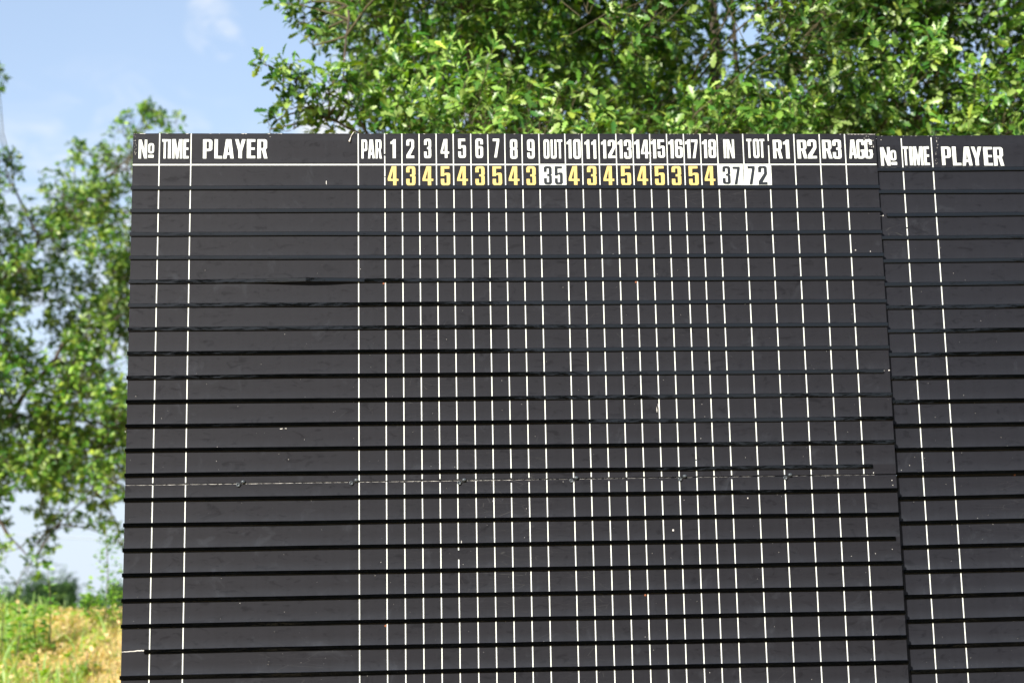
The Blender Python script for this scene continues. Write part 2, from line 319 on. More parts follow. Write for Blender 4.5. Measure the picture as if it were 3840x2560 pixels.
# ------------------------------------------------------------------ glyphs (outline contours, height 1)
W = .41; S = .15; T = .125
G = {
 'N': (W, [[(0, 0), (.125, 0), (.125, .62), (.275, 0), (W, 0), (W, 1), (.29, 1), (.29, .42), (.14, 1), (0, 1)]]),
 'T': (.36, [[(.11, 0), (.25, 0), (.25, .88), (.36, .88), (.36, 1), (0, 1), (0, .88), (.11, .88)]]),
 'I': (.15, [[(0, 0), (.15, 0), (.15, 1), (0, 1)]]),
 'M': (.54, [[(0, 0), (.125, 0), (.125, .66), (.215, 0), (.325, 0), (.415, .66), (.415, 0), (.54, 0), (.54, 1), (.36, 1), (.27, .42), (.18, 1), (0, 1)]]),
 'E': (.32, [[(0, 0), (.32, 0), (.32, .13), (.15, .13), (.15, .45), (.30, .45), (.30, .57), (.15, .57), (.15, .87), (.32, .87), (.32, 1), (0, 1)]]),
 'P': (W, [[(0, 0), (S, 0), (S, .38), (.29, .38, .1), (W, .44, .12), (W, 1, .15), (0, 1)], [(S, .50), (S, .88), (.26, .88, .03), (.26, .50, .03)]]),
 'L': (.34, [[(0, 0), (.34, 0), (.34, .13), (S, .13), (S, 1), (0, 1)]]),
 'A': (.44, [[(0, 0), (.14, 0), (.165, .19), (.275, .19), (.30, 0), (.44, 0), (.33, 1), (.11, 1)], [(.18, .31), (.22, .72), (.26, .31)]]),
 'Y': (.42, [[(.14, 0), (.28, 0), (.28, .36), (.42, 1), (.28, 1), (.21, .62), (.14, 1), (0, 1), (.14, .36)]]),
 'R': (.43, [[(0, 0), (S, 0), (S, .42), (.2, .42), (.28, 0), (.43, 0), (.34, .47), (W, .54, .07), (W, 1, .14), (0, 1)], [(S, .53), (S, .88), (.26, .88, .03), (.26, .53, .03)]]),
 'O': (W, [[(0, 0, .15), (W, 0, .15), (W, 1, .15), (0, 1, .15)], [(S, .12, .05), (S, .88, .05), (.26, .88, .05), (.26, .12, .05)]]),
 'o': (.56, [[(0, 0, .27), (.56, 0, .27), (.56, 1, .27), (0, 1, .27)], [(.19, .2, .09), (.19, .8, .09), (.37, .8, .09), (.37, .2, .09)]]),
 '_': (1.0, [[(0, 0), (1, 0), (1, 1), (0, 1)]]),
 'U': (W, [[(0, 0, .15), (W, 0, .15), (W, 1), (.265, 1), (.265, .13, .05), (.145, .13, .05), (.145, 1), (0, 1)]]),
 'G': (W, [[(0, 0, .14), (W, 0, .14), (W, .47), (.21, .47), (.21, .36), (.265, .36), (.265, .12, .05), (S, .12, .05), (S, .88, .05), (.265, .88, .05), (.265, .72), (W, .72), (W, 1, .14), (0, 1, .14)]]),
 '1': (.27, [[(.11, 0), (.27, 0), (.27, 1), (.14, 1), (.11, .93), (0, .87), (0, .74), (.11, .76)]]),
 '2': (W, [[(0, 0), (W, 0), (W, .13), (.185, .13), (W, .55, .05), (W, 1, .14), (0, 1, .14), (0, .66), (S, .66), (S, .88, .04), (.265, .88, .04), (.265, .60, .04), (0, .17, .04)]]),
 '3': (W, [[(0, 0, .14), (W, 0, .14), (W, .49, .06), (.35, .52), (W, .56, .05), (W, 1, .14), (0, 1, .14), (0, .68), (S, .68), (S, .88, .04), (.26, .88, .04), (.26, .575, .03), (.17, .575), (.17, .465), (.26, .465, .03), (.26, .12, .04), (S, .12, .04), (S, .34), (0, .34)]]),
 '4': (.46, [[(.225, 0), (.37, 0), (.37, .23), (.46, .23), (.46, .34), (.37, .34), (.37, 1), (.17, 1), (0, .36), (0, .23), (.225, .23)], [(.12, .34), (.225, .80), (.225, .34)]]),
 '5': (W, [[(0, 0, .14), (W, 0, .14), (W, .66, .12), (.20, .66, .05), (S, .60), (S, .87), (.38, .87), (.38, 1), (0, 1), (0, .48), (S, .48), (S, .54, .02), (.26, .54, .04), (.26, .12, .04), (S, .12, .04), (S, .34), (0, .34)]]),
 '6': (W, [[(0, 0, .15), (W, 0, .15), (W, .60, .11), (S, .60, .02), (S, .88, .04), (.26, .88, .04), (.26, .70), (W, .70), (W, 1, .15), (0, 1, .15)], [(S, .12, .04), (S, .49, .04), (.26, .49, .04), (.26, .12, .04)]]),
 '7': (.39, [[(.07, 0), (.23, 0), (.39, .86), (.39, 1), (0, 1), (0, .865), (.24, .865)]]),
 '8': (W, [[(0, 0, .14), (W, 0, .14), (W, .48, .06), (.36, .52), (W, .56, .06), (W, 1, .14), (0, 1, .14), (0, .56, .06), (.05, .52), (0, .48, .06)],
           [(S, .12, .04), (S, .45, .04), (.26, .45, .04), (.26, .12, .04)], [(S, .585, .04), (S, .88, .04), (.26, .88, .04), (.26, .585, .04)]]),
 '9': (W, [[(W, 1, .15), (0, 1, .15), (0, .40, .11), (.26, .40, .02), (.26, .12, .04), (S, .12, .04), (S, .30), (0, .30), (0, 0, .15), (W, 0, .15)], [(S, .51, .04), (S, .88, .04), (.26, .88, .04), (.26, .51, .04)]]),
}
def rounded(c):
    out = []; n = len(c)
    for i, p in enumerate(c):
        r = p[2] if len(p) > 2 else 0
        P = np.array(p[:2], float)
        if r <= 0: out.append(P); continue
        A = np.array(c[i - 1][:2], float) - P; B = np.array(c[(i + 1) % n][:2], float) - P
        r = min(r, np.linalg.norm(A) * .49, np.linalg.norm(B) * .49)
        A = P + A / np.linalg.norm(A) * r; B = P + B / np.linalg.norm(B) * r
        for t in (0, .2, .4, .6, .8, 1.0): out.append((1 - t) ** 2 * A + 2 * t * (1 - t) * P + t * t * B)
    return out
_gl = {}
def glyph_obj(ch, x0, x1, z0, z1, y, mat, parent, name, thick=0.0006, shear=0.0):
    """a cut-out character standing in the plane y, filling the box"""
    w, cs = G[ch]
    cu = bpy.data.curves.new('g', 'CURVE'); cu.dimensions = '2D'; cu.fill_mode = 'BOTH'; cu.extrude = thick / 2
    jit = random.Random(ord(ch) * 131 + int(x0 * 1000))
    for c in cs:
        pts = rounded(c); sp = cu.splines.new('POLY'); sp.points.add(len(pts) - 1); sp.use_cyclic_u = True
        for q, p in zip(sp.points, pts):
            jx, jz = (jit.uniform(-.008, .008), jit.uniform(-.006, .006))
            zz = z0 + (p[1] + jz) * (z1 - z0)
            q.co = (x0 + (p[0] / w + jx) * (x1 - x0) + shear * (zz - z0), zz, 0, 1)
    tmp = bpy.data.objects.new('tmp', cu)
    me = bpy.data.meshes.new_from_object(tmp)
    bpy.data.objects.remove(tmp); bpy.data.curves.remove(cu)
    me.transform(Matrix.Rotation(math.pi / 2, 4, 'X')); me.transform(Matrix.Translation((0, y, 0)))
    me.materials.clear(); me.materials.append(mat)
    return link(name, me, parent)

# ------------------------------------------------------------------ scoreboards
PITCH = 0.0884601
COLS = [0.0972, 0.213, 0.8316, 0.9299, 0.9943, 1.0585, 1.1226, 1.1865, 1.2523, 1.3163, 1.3806, 1.4452, 1.5096, 1.6078, 1.6719, 1.7363, 1.8015, 1.8654, 1.93, 1.9949, 2.0593, 2.1232, 2.1878, 2.2865, 2.3842, 2.4831, 2.5812, 2.6794]
BT = 0.0105
def rail_mesh(name, x0, x1, h=0.0142, d=0.0070, dz=None, dy=None, seed=0, seg=0.07):
    n = max(3, int((x1 - x0) / seg)); r = np.random.default_rng(seed)
    ph = r.uniform(0, 6, 6)
    prof = [(-.0003, 0), (-(d - .0012), 0), (-d, -.0012), (-d, -(h - .0035)), (-(d - .0010), -(h - .0031)), (-(d - .0010), -(h - .0006)), (-(d - .0016), -h), (-.0003, -h)]
    V = []; k = len(prof)
    for i in range(n + 1):
        x = x0 + (x1 - x0) * i / n
        wz = .0007 * math.sin(x * 2.1 + ph[0]) + .0004 * math.sin(x * 6.3 + ph[1]) + r.normal(0, .00012)
        wy = .0004 * math.sin(x * 4.3 + ph[2]) + .0003 * math.sin(x * 11 + ph[3])
        if dz: wz += dz(x)
        yy = dy(x) if dy else 0
        tw = .010 * math.sin(x * 3.1 + ph[4]) + .006 * math.sin(x * 9 + ph[5])
        for (py, pz) in prof: V.append((x, py + (min(wy, 0) + tw * (pz + h / 2) if py < -.001 else 0) + yy, pz + wz))
    Fc = [(i * k + a, i * k + (a + 1) % k, (i + 1) * k + (a + 1) % k, (i + 1) * k + a) for i in range(n) for a in range(k)]
    Fc += [tuple(range(k))[::-1], tuple(n * k + a for a in range(k))]
    me = mesh_from(name, V, Fc, M_RAIL)
    bm = bmesh.new(); bm.from_mesh(me); bmesh.ops.recalc_face_normals(bm, faces=bm.faces); bm.to_mesh(me); bm.free()
    return me
def strip(name, parent, x0, x1, z0, z1, mat, lean=0.0, seed=0, y=-.0012, w=None):
    """vertical vinyl line from z0 (bottom) to z1 (top), hand-laid so slightly wavy"""
    r = np.random.default_rng(seed); n = max(2, int((z1 - z0) / .12)); V = []
    for i in range(n + 1):
        z = z0 + (z1 - z0) * i / n; o = r.normal(0, .00014)
        V += [(x0 + o, -.0002, z), (x0 + o, y, z), (x1 + o, y, z), (x1 + o, -.0002, z)]
    Fc = []
    for i in range(n):
        for a in range(3): Fc.append((i * 4 + a, i * 4 + a + 1, i * 4 + 5 + a, i * 4 + 4 + a))
    Fc += [(0, 3, 2, 1), (n * 4, n * 4 + 1, n * 4 + 2, n * 4 + 3)]
    return link(name, mesh_from(name, V, Fc, mat), parent)
def pts_gap(z0, z1, gaps):
    segs = [(z0, z1)]
    for a, b in gaps:
        ns = []
        for s, e in segs:
            if b <= s or a >= e: ns.append((s, e)); continue
            if a > s: ns.append((s, a))
            if b < e: ns.append((b, e))
        segs = ns
    return segs
def irregular(cx, cz, rx, rz, r, y0, n=7):
    a0 = r.uniform(0, 6); V = []
    for i in range(n):
        t = a0 + 2 * math.pi * i / n; q = r.uniform(.55, 1.1); V.append((cx + rx * q * math.cos(t), y0, cz + rz * q * math.sin(t)))
    V.append((cx, y0 - .0006, cz)); return V, [(i, (i + 1) % n, n) for i in range(n)]
def stuffpart(name, pieces, mat, parent):
    V = []; Fc = []
    for v, f in pieces:
        o = len(V); V += list(v); Fc += [tuple(i + o for i in q) for q in f]
    me = mesh_from(name, V, Fc, mat); bm = bmesh.new(); bm.from_mesh(me); bmesh.ops.recalc_face_normals(bm, faces=bm.faces); bm.to_mesh(me); bm.free()
    o = link(name, me, parent); o['kind'] = 'stuff'; return o
def cap_mesh(name, r0, h, mat, n=18, dome=True):
    V = []; rings = [(r0, 0), (r0 * .97, -h * .55), (r0 * .72, -h), (r0 * .35, -h * 1.12)] if dome else [(r0, 0), (r0, -h), (r0 * .6, -h), (r0 * .5, -h * .4)]
    for (rr, yy) in rings:
        for i in range(n): t = 2 * math.pi * i / n; V.append((rr * math.cos(t), yy, rr * math.sin(t)))
    Fc = [(a * n + i, a * n + (i + 1) % n, (a + 1) * n + (i + 1) % n, (a + 1) * n + i) for a in range(len(rings) - 1) for i in range(n)]
    Fc.append(tuple((len(rings) - 1) * n + i for i in range(n)))
    me = mesh_from(name, V, Fc, mat, True); bm = bmesh.new(); bm.from_mesh(me); bmesh.ops.recalc_face_normals(bm, faces=bm.faces); bm.to_mesh(me); bm.free(); return me
ME_CAP = cap_mesh('bolt', .0078, .009, M_BOLT); ME_WASH = cap_mesh('washer', .0072, .005, M_BOLT, dome=False); ME_HOLE = cap_mesh('screw_hole', .0048, .0012, M_HOLE)
ME_SCREW = cap_mesh('screw', .0042, .002, M_RUST)
def local(board, px, py):
    """point of the board face seen at (px, py), in board coordinates"""
    R = np.array(board.matrix_basis.to_3x3()); o = np.array(board.location)
    d = ROT.T @ np.array([(px - 1920) / FPX, (py - 1280) / FPX, 1.0])
    n = R @ np.array([0, 1, 0]); k = ((o - CAM) @ n) / (d @ n)
    return R.T @ (CAM + k * d - o)

B1 = thing('scoreboard', 'long black scoreboard with PAR row of yellow numbers and white score plates', 'scoreboard', (0, 0, RAIL1), 'black scoreboards standing side by side')
B2 = thing('scoreboard', 'black scoreboard at right, set a little behind, headings lower and no par numbers', 'scoreboard', (2.80352, .015, RAIL1 + .0731), 'black scoreboards standing side by side')
rv = Vector((math.radians(.57), math.radians(-.331), math.radians(.1425))); B2.rotation_euler = Matrix.Rotation(rv.length, 3, rv.normalized()).to_euler()
bpy.context.view_layer.update()
Wd = 2.8
# --- main board panels (upper and lower sheet, a thin open joint between)
SEAM0, SEAM1 = -1.1022, -1.0990
ZB = -24.6 * PITCH
def panel(parent, x0, x1, zs, zt, mat, name='panel', y0=0.0):
    """sheet with slightly irregular arrises; zs, zt are (left,right) heights of bottom and top edge"""
    r = np.random.default_rng(int(abs(zt[0]) * 1000) + 5); n = 60; V = []
    for i in range(n + 1):
        t = i / n; x = x0 + (x1 - x0) * t; zb = zs[0] + (zs[1] - zs[0]) * t; zt_ = zt[0] + (zt[1] - zt[0]) * t + r.normal(0, .0002)
        V += [(x, y0 + BT, zb), (x, y0, zb + .0006), (x, y0, zt_ - .0012), (x, y0 + .0010, zt_), (x, y0 + BT, zt_)]
    Fc = []
    for i in range(n):
        for a in range(5): Fc.append((i * 5 + a, i * 5 + (a + 1) % 5, (i + 1) * 5 + (a + 1) % 5, (i + 1) * 5 + a))
    Fc += [(4, 3, 2, 1, 0), tuple(n * 5 + a for a in range(5))]
    me = mesh_from(name, V, Fc, mat); bm = bmesh.new(); bm.from_mesh(me); bmesh.ops.recalc_face_normals(bm, faces=bm.faces); bm.to_mesh(me); bm.free()
    return link(name, me, parent)
TOP = 0.2028
panel(B1, 0, Wd, (SEAM0 - .0005 + .0008, SEAM0 + .0032 + .0008), (TOP, TOP), M_BOARD)
panel(B1, 0, Wd, (ZB, ZB), (SEAM0 - .0016, SEAM0 + .0012), M_BOARD)
box('backing_strip', M_HOLE, B1, .002, 2.785, BT + .0005, BT + .010, -1.13, -1.075)
BX = BT
# --- rails
bow = lambda x: .015 * math.exp(-((x - .66) / .13) ** 2) if x < .87 else 0
for i in range(25):
    x0, x1 = -.0035, Wd + .002
    if i == 4:
        link('rail', rail_mesh('rail', x0, .853, dy=lambda x: -bow(x), seed=4), B1).location = (0, 0, -i * PITCH)
        x0 = .8555
    if i == 8: x1 = 2.775
    if i == 12: x1 = 2.712
    if i == 15: x1 = 2.782
    if i == 19: x0 = .079
    o = link('rail', rail_mesh('rail', x0, x1, seed=100 + i), B1); o.location = (0, 0, -i * PITCH)
# --- lines
LW = .0039
hl = .0813
v, f = box_vf(0.0005, 2.7968, -.0013, -.0002, hl - .0025, hl + .0025); link('header_line', mesh_from('header_line', v, f, M_WHITE), B1)
gaps = {3: [(.1155, .1235), (.0335, .036)], 25 - 1: [(.1560, .1740)], 7: [(-1.385, -1.352)], 23: [], 20: [(-1.04, -1.036)]}
seamgap = lambda x: SEAM0 + .0032 * x / Wd
rs = np.random.default_rng(5)
for i, x in enumerate(COLS):
    zt = TOP - .0012; sg = seamgap(x); up = rs.uniform(.000, .004); dn = rs.uniform(.002, .012) if rs.random() < .5 else .002
    gp = gaps.get(i, []) + [(sg - dn - .001, sg + up + .002), (hl - .0028, hl + .0028)]
    for s, e in pts_gap(ZB + .001, zt, gp):
        if i in (9, 11, 22) and e > .2: e = TOP - .0045
        if i == 23 or i == 22 or i == 12 or i == 13 or i == 24:
            pass
        strip('column_line', B1, x - LW / 2, x + LW / 2, s, e, M_WHITE, seed=i * 7 + int(abs(s) * 10))
# --- heading letters and digits, boxes in photograph pixels
HEAD = [('N', 519.9, 551.6, 524.7, 594.9), ('o', 555.9, 578, 537.7, 576.3), ('_', 555.5, 576.3, 581.5, 591.9),
 ('T', 607.9, 627.9, 523, 595), ('I', 630, 640.7, 523, 595), ('M', 645.8, 684, 523, 595), ('E', 687.9, 707.9, 523, 595),
 ('P', 761.4, 796.3, 523, 595), ('L', 804.4, 832.9, 523, 595), ('A', 837.1, 877, 523, 595), ('Y', 881.3, 920.4, 523, 594), ('E', 926, 957.4, 523, 594.5), ('R', 965.5, 1003.4, 523, 594.5),
 ('P', 1355.6, 1377.2, 524, 595), ('A', 1380, 1405, 524, 595), ('R', 1408.2, 1431.6, 524, 595),
 ('1', 1464.7, 1483.9, 523, 594), ('2', 1524, 1552.9, 522.5, 594), ('3', 1590.2, 1617, 521.5, 594), ('4', 1652.3, 1684, 522.5, 593), ('5', 1718.2, 1746.8, 521, 593), ('6', 1783, 1811.3, 520, 593.3), ('7', 1848.2, 1872.6, 521, 591.5), ('8', 1912.7, 1940, 523, 596), ('9', 1976.6, 2004.5, 523, 595),
 ('O', 2038.3, 2059.9, 523.5, 595.3), ('U', 2065, 2087, 524, 595.5), ('T', 2089.5, 2109, 524, 595),
 ('1', 2125, 2143, 524, 595), ('0', 2149.7, 2177.2, 523, 596), ('1', 2192.2, 2210.5, 525, 596), ('1', 2217.7, 2235.7, 525, 596), ('1', 2254.4, 2273, 525, 595), ('2', 2279.6, 2307, 525, 593.5), ('1', 2316.3, 2334.4, 525, 594.5), ('3', 2340, 2367.7, 525, 596),
 ('1', 2378.2, 2398, 525, 595), ('4', 2403.7, 2434.7, 525, 594.5), ('1', 2441, 2460, 524, 594.5), ('5', 2466, 2493, 524, 592), ('1', 2506.8, 2525.8, 524, 594), ('6', 2531.3, 2559.5, 523, 592.5), ('1', 2569.4, 2588.8, 524, 594), ('7', 2591.8, 2616, 524, 594), ('1', 2632.7, 2651, 524, 594), ('8', 2656.5, 2684.7, 523.5, 592.5),
 ('I', 2713, 2722.4, 523.5, 594), ('N', 2725, 2753.4, 523.5, 594), ('T', 2799.9, 2818.6, 522, 593), ('O', 2824, 2846.8, 521.5, 593.3), ('T', 2848, 2867.2, 522, 592),
 ('R', 2898.5, 2933.2, 525, 595), ('1', 2937, 2959.7, 525, 595), ('R', 2989.7, 3026, 525, 595), ('2', 3028.4, 3061.8, 524, 595), ('R', 3083.2, 3119.6, 525, 595), ('3', 3122.3, 3154.6, 524, 596),
 ('A', 3183.2, 3211.4, 524.5, 595), ('G', 3212, 3240.7, 523.5, 595.5), ('G', 3242.4, 3271, 523.5, 595.5)]
G['0'] = G['O']
YEL = [('4', 1454.2, 1494.3), ('3', 1523.3, 1558), ('4', 1584.3, 1624.7), ('5', 1653, 1688), ('4', 1714, 1754.8), ('3', 1782.7, 1817.6), ('5', 1847, 1882.4), ('4', 1907.5, 1947.6), ('3', 1974, 2009),
 ('4', 2132, 2172.8), ('3', 2201.7, 2236.7), ('4', 2262.6, 2302.7), ('5', 2329, 2366), ('4', 2390, 2430), ('5', 2455.8, 2492), ('3', 2519, 2554.4), ('5', 2583, 2619.4), ('4', 2642, 2682.3)]
def put(board, ch, a, b_, t, bt, mat, name, y=-.0008, dx=0, parent=None):
    p = local(board, a, (t + bt) / 2); q = local(board, b_, (t + bt) / 2); u = local(board, (a + b_) / 2, t); v = local(board, (a + b_) / 2, bt)
    return glyph_obj(ch, p[0] + dx, q[0] + dx, v[2], u[2], y, mat, parent or board, name)
def kind_of(ch): return 'numeral' if ch.isdigit() else ('underline' if ch == '_' else 'letter')
for ch, a, b_, t, bt in HEAD: put(B1, ch, a, b_, t, bt, M_WHITE, kind_of(ch))
for k, (ch, a, b_) in enumerate(YEL):
    t = 624 - (k > 8) * .8; o = put(B1, ch, a, b_, t, 695.8, M_YELLOW, 'numeral'); o['label'] = 'yellow par numeral'
def plate(px0, px1, py0, py1, digits):
    a = local(B1, px0, py1); b_ = local(B1, px1, py0)
    r = np.random.default_rng(int(px0)); n = 10; V = []
    for i in range(n + 1):
        x = a[0] + (b_[0] - a[0]) * i / n; z0 = a[2] + r.normal(0, .0003); z1 = b_[2] + r.normal(0, .0003)
        V += [(x, -.0014, z0), (x, -.0022, z0 + .003), (x, -.0022, z1), (x, -.0014, z1)]
    Fc = [(i * 4 + c, i * 4 + 4 + c, i * 4 + 5 + c, i * 4 + 1 + c) for i in range(n) for c in range(3)] + [(i * 4 + 3, i * 4 + 7, i * 4 + 4, i * 4) for i in range(n)] + [(0, 1, 2, 3), (n * 4 + 3, n * 4 + 2, n * 4 + 1, n * 4)]
    o = link('score_plate', mesh_from('score_plate', V, Fc, M_WHITE), B1); o['label'] = 'white score plate reading ' + ''.join(d[0] for d in digits)
    for ch, x0, x1, t, bt in digits: put(B1, ch, x0, x1, t, bt, M_DIGIT, 'numeral', y=-.0028, parent=o)
plate(2025.4, 2120.5, 617.6, 697, [('3', 2039, 2069, 624, 692.6), ('5', 2080, 2110, 624.5, 692.6)])
plate(2692.5, 2787.6, 615.8, 695, [('3', 2709, 2738.8, 624, 691.5), ('7', 2747.6, 2774.8, 626, 692)])
plate(2788.8, 2890.7, 615.5, 695, [('7', 2804, 2831, 624, 692), ('2', 2843, 2876.4, 623.5, 692.6)])
# --- bolts along the joint, rusty screws
for bx_, by_ in ((912, 1806), (1336, 1800), (1740, 1799), (2161, 1791), (2567, 1785), (2962, 1780)):
    p = local(B1, bx_, by_)
    o = link('bolt', ME_CAP, B1, (p[0], -.0004, p[2])); o.scale = (1, 1.0, .85)
    o = link('washer', ME_WASH, B1, (p[0] - .018, -.0004, p[2] - .010)); o.rotation_euler = (0, 1.2, 0)
    o = link('screw_hole', ME_HOLE, B1, (p[0] - .009, -.0004, p[2] - .008))
for sx, sy in ((1439, 1063), (2385, 1058), (2420, 2230), (1446, 2345)):
    p = local(B1, sx, sy); link('screw', ME_SCREW, B1, (p[0], -.0004, p[2]))
# --- chips: pale core where the laminate broke away
r = random.Random(3); ch = []
def chip(board, px, py, rx, rz=None, lst=None, y=-.0004):
    p = local(board, px, py); lst.append(irregular(p[0], p[2], rx, rz or rx, r, y))
x = .001
while x < 2.72:                               # crushed edge of the joint
    L_ = r.uniform(.012, .05); dens = 1.0 if x < 1.45 else .8; th = r.uniform(.0006, .0012) if x < 1.45 else r.uniform(.0002, .0005)
    if r.random() < dens:
        z = seamgap(x) - .0016; ch.append(([(x, -.0003, z), (x + L_, -.0003, z + .0001), (x + L_ * .7, -.0005, z - th), (x + L_ * .3, -.0005, z - th * r.uniform(.5, 1.2))], [(0, 1, 2, 3)]))
    x += L_ * r.uniform(.86, .98)
for x in [r.uniform(0, 2.8) for _ in range(46)] + [r.uniform(2.66, 2.8) for _ in range(22)] + [r.uniform(0, .05) for _ in range(10)]:     # nicked top edge
    L_ = r.uniform(.003, .016); h_ = r.uniform(.0006, .0024); x = min(x, 2.8 - L_)
    ch.append(([(x, -.0004, TOP - .001), (x + L_, -.0004, TOP - .001), (x + L_ * .6, -.0005, TOP - .001 - h_), (x + L_ * .25, -.0005, TOP - .001 - h_ * .6)], [(0, 1, 2, 3)]))
for _ in range(26): chip(B1, r.uniform(3232, 3276), r.uniform(506, 580), r.uniform(.0006, .002), r.uniform(.001, .004), ch)
for _ in range(14): chip(B1, r.uniform(500, 512), r.uniform(506, 580), r.uniform(.0006, .0016), r.uniform(.001, .003), ch)
for _ in range(22): chip(B1, r.uniform(2438, 2446), r.uniform(505, 690), r.uniform(.0004, .0013), r.uniform(.001, .003), ch)
chip(B1, 2436, 614, .004, .006, ch, -.0015)
for px, py, a, b_ in ((1013, 513, .003, .0008), (1868, 542, .0025, .0022), (1224, 685, .002, .011), (3311, 1389, .008, .003), (3334, 1388, .004, .003), (2463, 1535, .002, .012), (2468, 1520, .0015, .007), (1730, 2035, .002, .010), (1055, 1607, .008, .002), (1072, 1606, .006, .0015), (2804, 1867, .003, .0035), (2524, 1986, .004, .005), (3345, 1800, .002, .002), (3348, 1818, .002, .002), (470, 1618, .002, .003), (474, 1602, .0015, .002), (3208, 938, .003, .003), (3264, 943, .002, .003), (3283, 2074, .0015, .003), (3346, 2058, .0015, .002), (3276, 1772, .002, .003), (720, 2054, .003, .001)):
    chip(B1, px, py, a, b_, ch)
for _ in range(330):
    px, py = r.uniform(470, 3350), 720 + 1830 * r.random() ** .7
    if py < 720: continue
    s_ = r.choice((.0004, .0005, .0006, .0008, .0011)); chip(B1, px, py, s_, s_ * r.uniform(.7, 2.0), ch)
# torn stub where rail 20 broke off at the left edge
q0 = local(B1, 456, 2443); q1 = local(B1, 541, 2437)
V = []; n = 16
for i in range(n + 1):
    t = i / n; x = q0[0] + (q1[0] - q0[0]) * t; z = q0[2] + (q1[2] - q0[2]) * t; j = r.uniform(-.0008, .0008)
    V += [(x, -.0005, z + j + .0012 + .0010 * t), (x, -.0009, z + j - .0008 - .0012 * t)]
ch.append((V, [(2 * i, 2 * i + 1, 2 * i + 3, 2 * i + 2) for i in range(n)]))
o = stuffpart('chipped_edge', ch, M_CHIP, B1)
# --- hidden support
for x in (.12, 1.4, 2.68):
    box('post', M_STEEL, B1, x - .04, x + .04, BX + .0455, BX + .125, -RAIL1 - .3, TOP - .06, bevel=.004)
for z in (-.05, -.72, -1.3, -2.05): box('crossbar', M_STEEL, B1, .03, 2.74, BX + .0005, BX + .045, z - .02, z + .02)

# --- right board
K = 1.011; P2 = PITCH * K
SZ = -13 * P2 - .0095
BT = .0165
box('backing_strip', M_HOLE, B2, .01, 2.82, BT + .0065, BT + .014, SZ - .03, SZ + .03)
panel(B2, -.045, 2.83, (SZ, SZ), (.1266, .1266), M_BOARD2)
panel(B2, -.045, 2.836, (-24.8 * P2, -24.8 * P2), (SZ - .002, SZ - .002), M_BOARD2, y0=.006)
for i in range(25):
    lo = i > 13; yy = .006 if lo else 0
    x0 = -.001 + (.006 if lo else 0) + (.026 if i == 2 else 0)
    o = link('rail', rail_mesh('rail', x0, 2.83, seed=300 + i), B2); o.location = (0, yy, -i * P2)
c1 = .10038
X2 = [c1 + (c - COLS[0]) * K for c in COLS]
for i, x in enumerate(X2):
    top = .1156 if i == 0 else .1186 if i == 1 else .117
    gp = [(-.2395, -.2345)] if i == 0 else []
    if i in (5, 11): gp.append((-.92, -.905))
    for s, e in pts_gap(SZ + .001, top, gp): strip('column_line', B2, x - LW / 2, x + LW / 2, s, e, M_WHITE, seed=900 + i)
    o = strip('column_line', B2, x - LW / 2, x + LW / 2, -24.7 * P2, SZ - .004 - (.004 if i % 3 == 1 else 0), M_WHITE, seed=950 + i); o.location = (0, .006, 0)
HEAD2 = [('N', 3302.2, 3338, 552.9, 621.6), ('o', 3338.8, 3360.5, 563.6, 602.9), ('_', 3342.4, 3363.8, 607.9, 619.2),
 ('T', 3386, 3406, 550, 620.7), ('I', 3410, 3421, 550, 620.7), ('M', 3424, 3461.5, 550, 620.7), ('E', 3464.5, 3485, 550, 620),
 ('P', 3530.8, 3565.6, 550.5, 620), ('L', 3571.5, 3602.8, 550.5, 621), ('A', 3607, 3644.5, 551, 621.5), ('Y', 3643, 3681.7, 551, 621), ('E', 3688.5, 3721, 552, 621.5), ('R', 3725.7, 3763.5, 552.5, 622)]
for ch_, a, b_, t, bt in HEAD2: put(B2, ch_, a, b_, t, bt, M_WHITE, kind_of(ch_))
zref = local(B1, 1900, 523)[2] - local(B2, 3600, 551)[2]
for k, (ch_, a, b_, t, bt) in enumerate(HEAD[13:]):        # the same headings go on beyond the edge of the photograph
    p = local(B1, a, (t + bt) / 2); q = local(B1, b_, (t + bt) / 2); u = local(B1, (a + b_) / 2, t); v = local(B1, (a + b_) / 2, bt)
    f_ = lambda x: c1 + (x - COLS[0]) * K
    glyph_obj(ch_, f_(p[0]), f_(q[0]), v[2] - zref, u[2] - zref, -.0008, M_WHITE, B2, kind_of(ch_))
p = local(B2, 3807, 1779); link('screw', ME_SCREW, B2, (p[0], .0054, p[2]))
ch = []
for px, py, a, b_ in ((3310, 809, .006, .003), (3300, 810, .004, .002), (3286, 521, .003, .0012), (3304, 525, .0025, .0015), (3796, 639, .004, .0015), (3411, 1744, .0015, .002), (3380, 1762, .001, .002)): chip(B2, px, py, a, b_, ch)
for _ in range(16): chip(B2, r.uniform(3508, 3518), r.uniform(505, 620), r.uniform(.0003, .001), r.uniform(.001, .005), ch)
for _ in range(9): x = r.uniform(.0, .5); ch.append(([(x, -.0004, .1252), (x + .006, -.0004, .1252), (x + .003, -.0005, .1240)], [(0, 1, 2)]))
for _ in range(110):
    s_ = r.choice((.0004, .0005, .0007, .001)); px, py = r.uniform(3300, 3900), 720 + 1830 * r.random() ** .6
    lp = local(B2, px, py)
    if lp[0] < .008: continue
    chip(B2, px, py, s_, s_ * r.uniform(.7, 2.0), ch, y=-.0004 if lp[2] > SZ else .0056)
stuffpart('chipped_edge', ch, M_CHIP, B2)
for x in (.15, 1.4, 2.7):
    box('post', M_STEEL, B2, x - .04, x + .04, BT + .0145, BT + .094, -RAIL1 - .4, .06, bevel=.004)

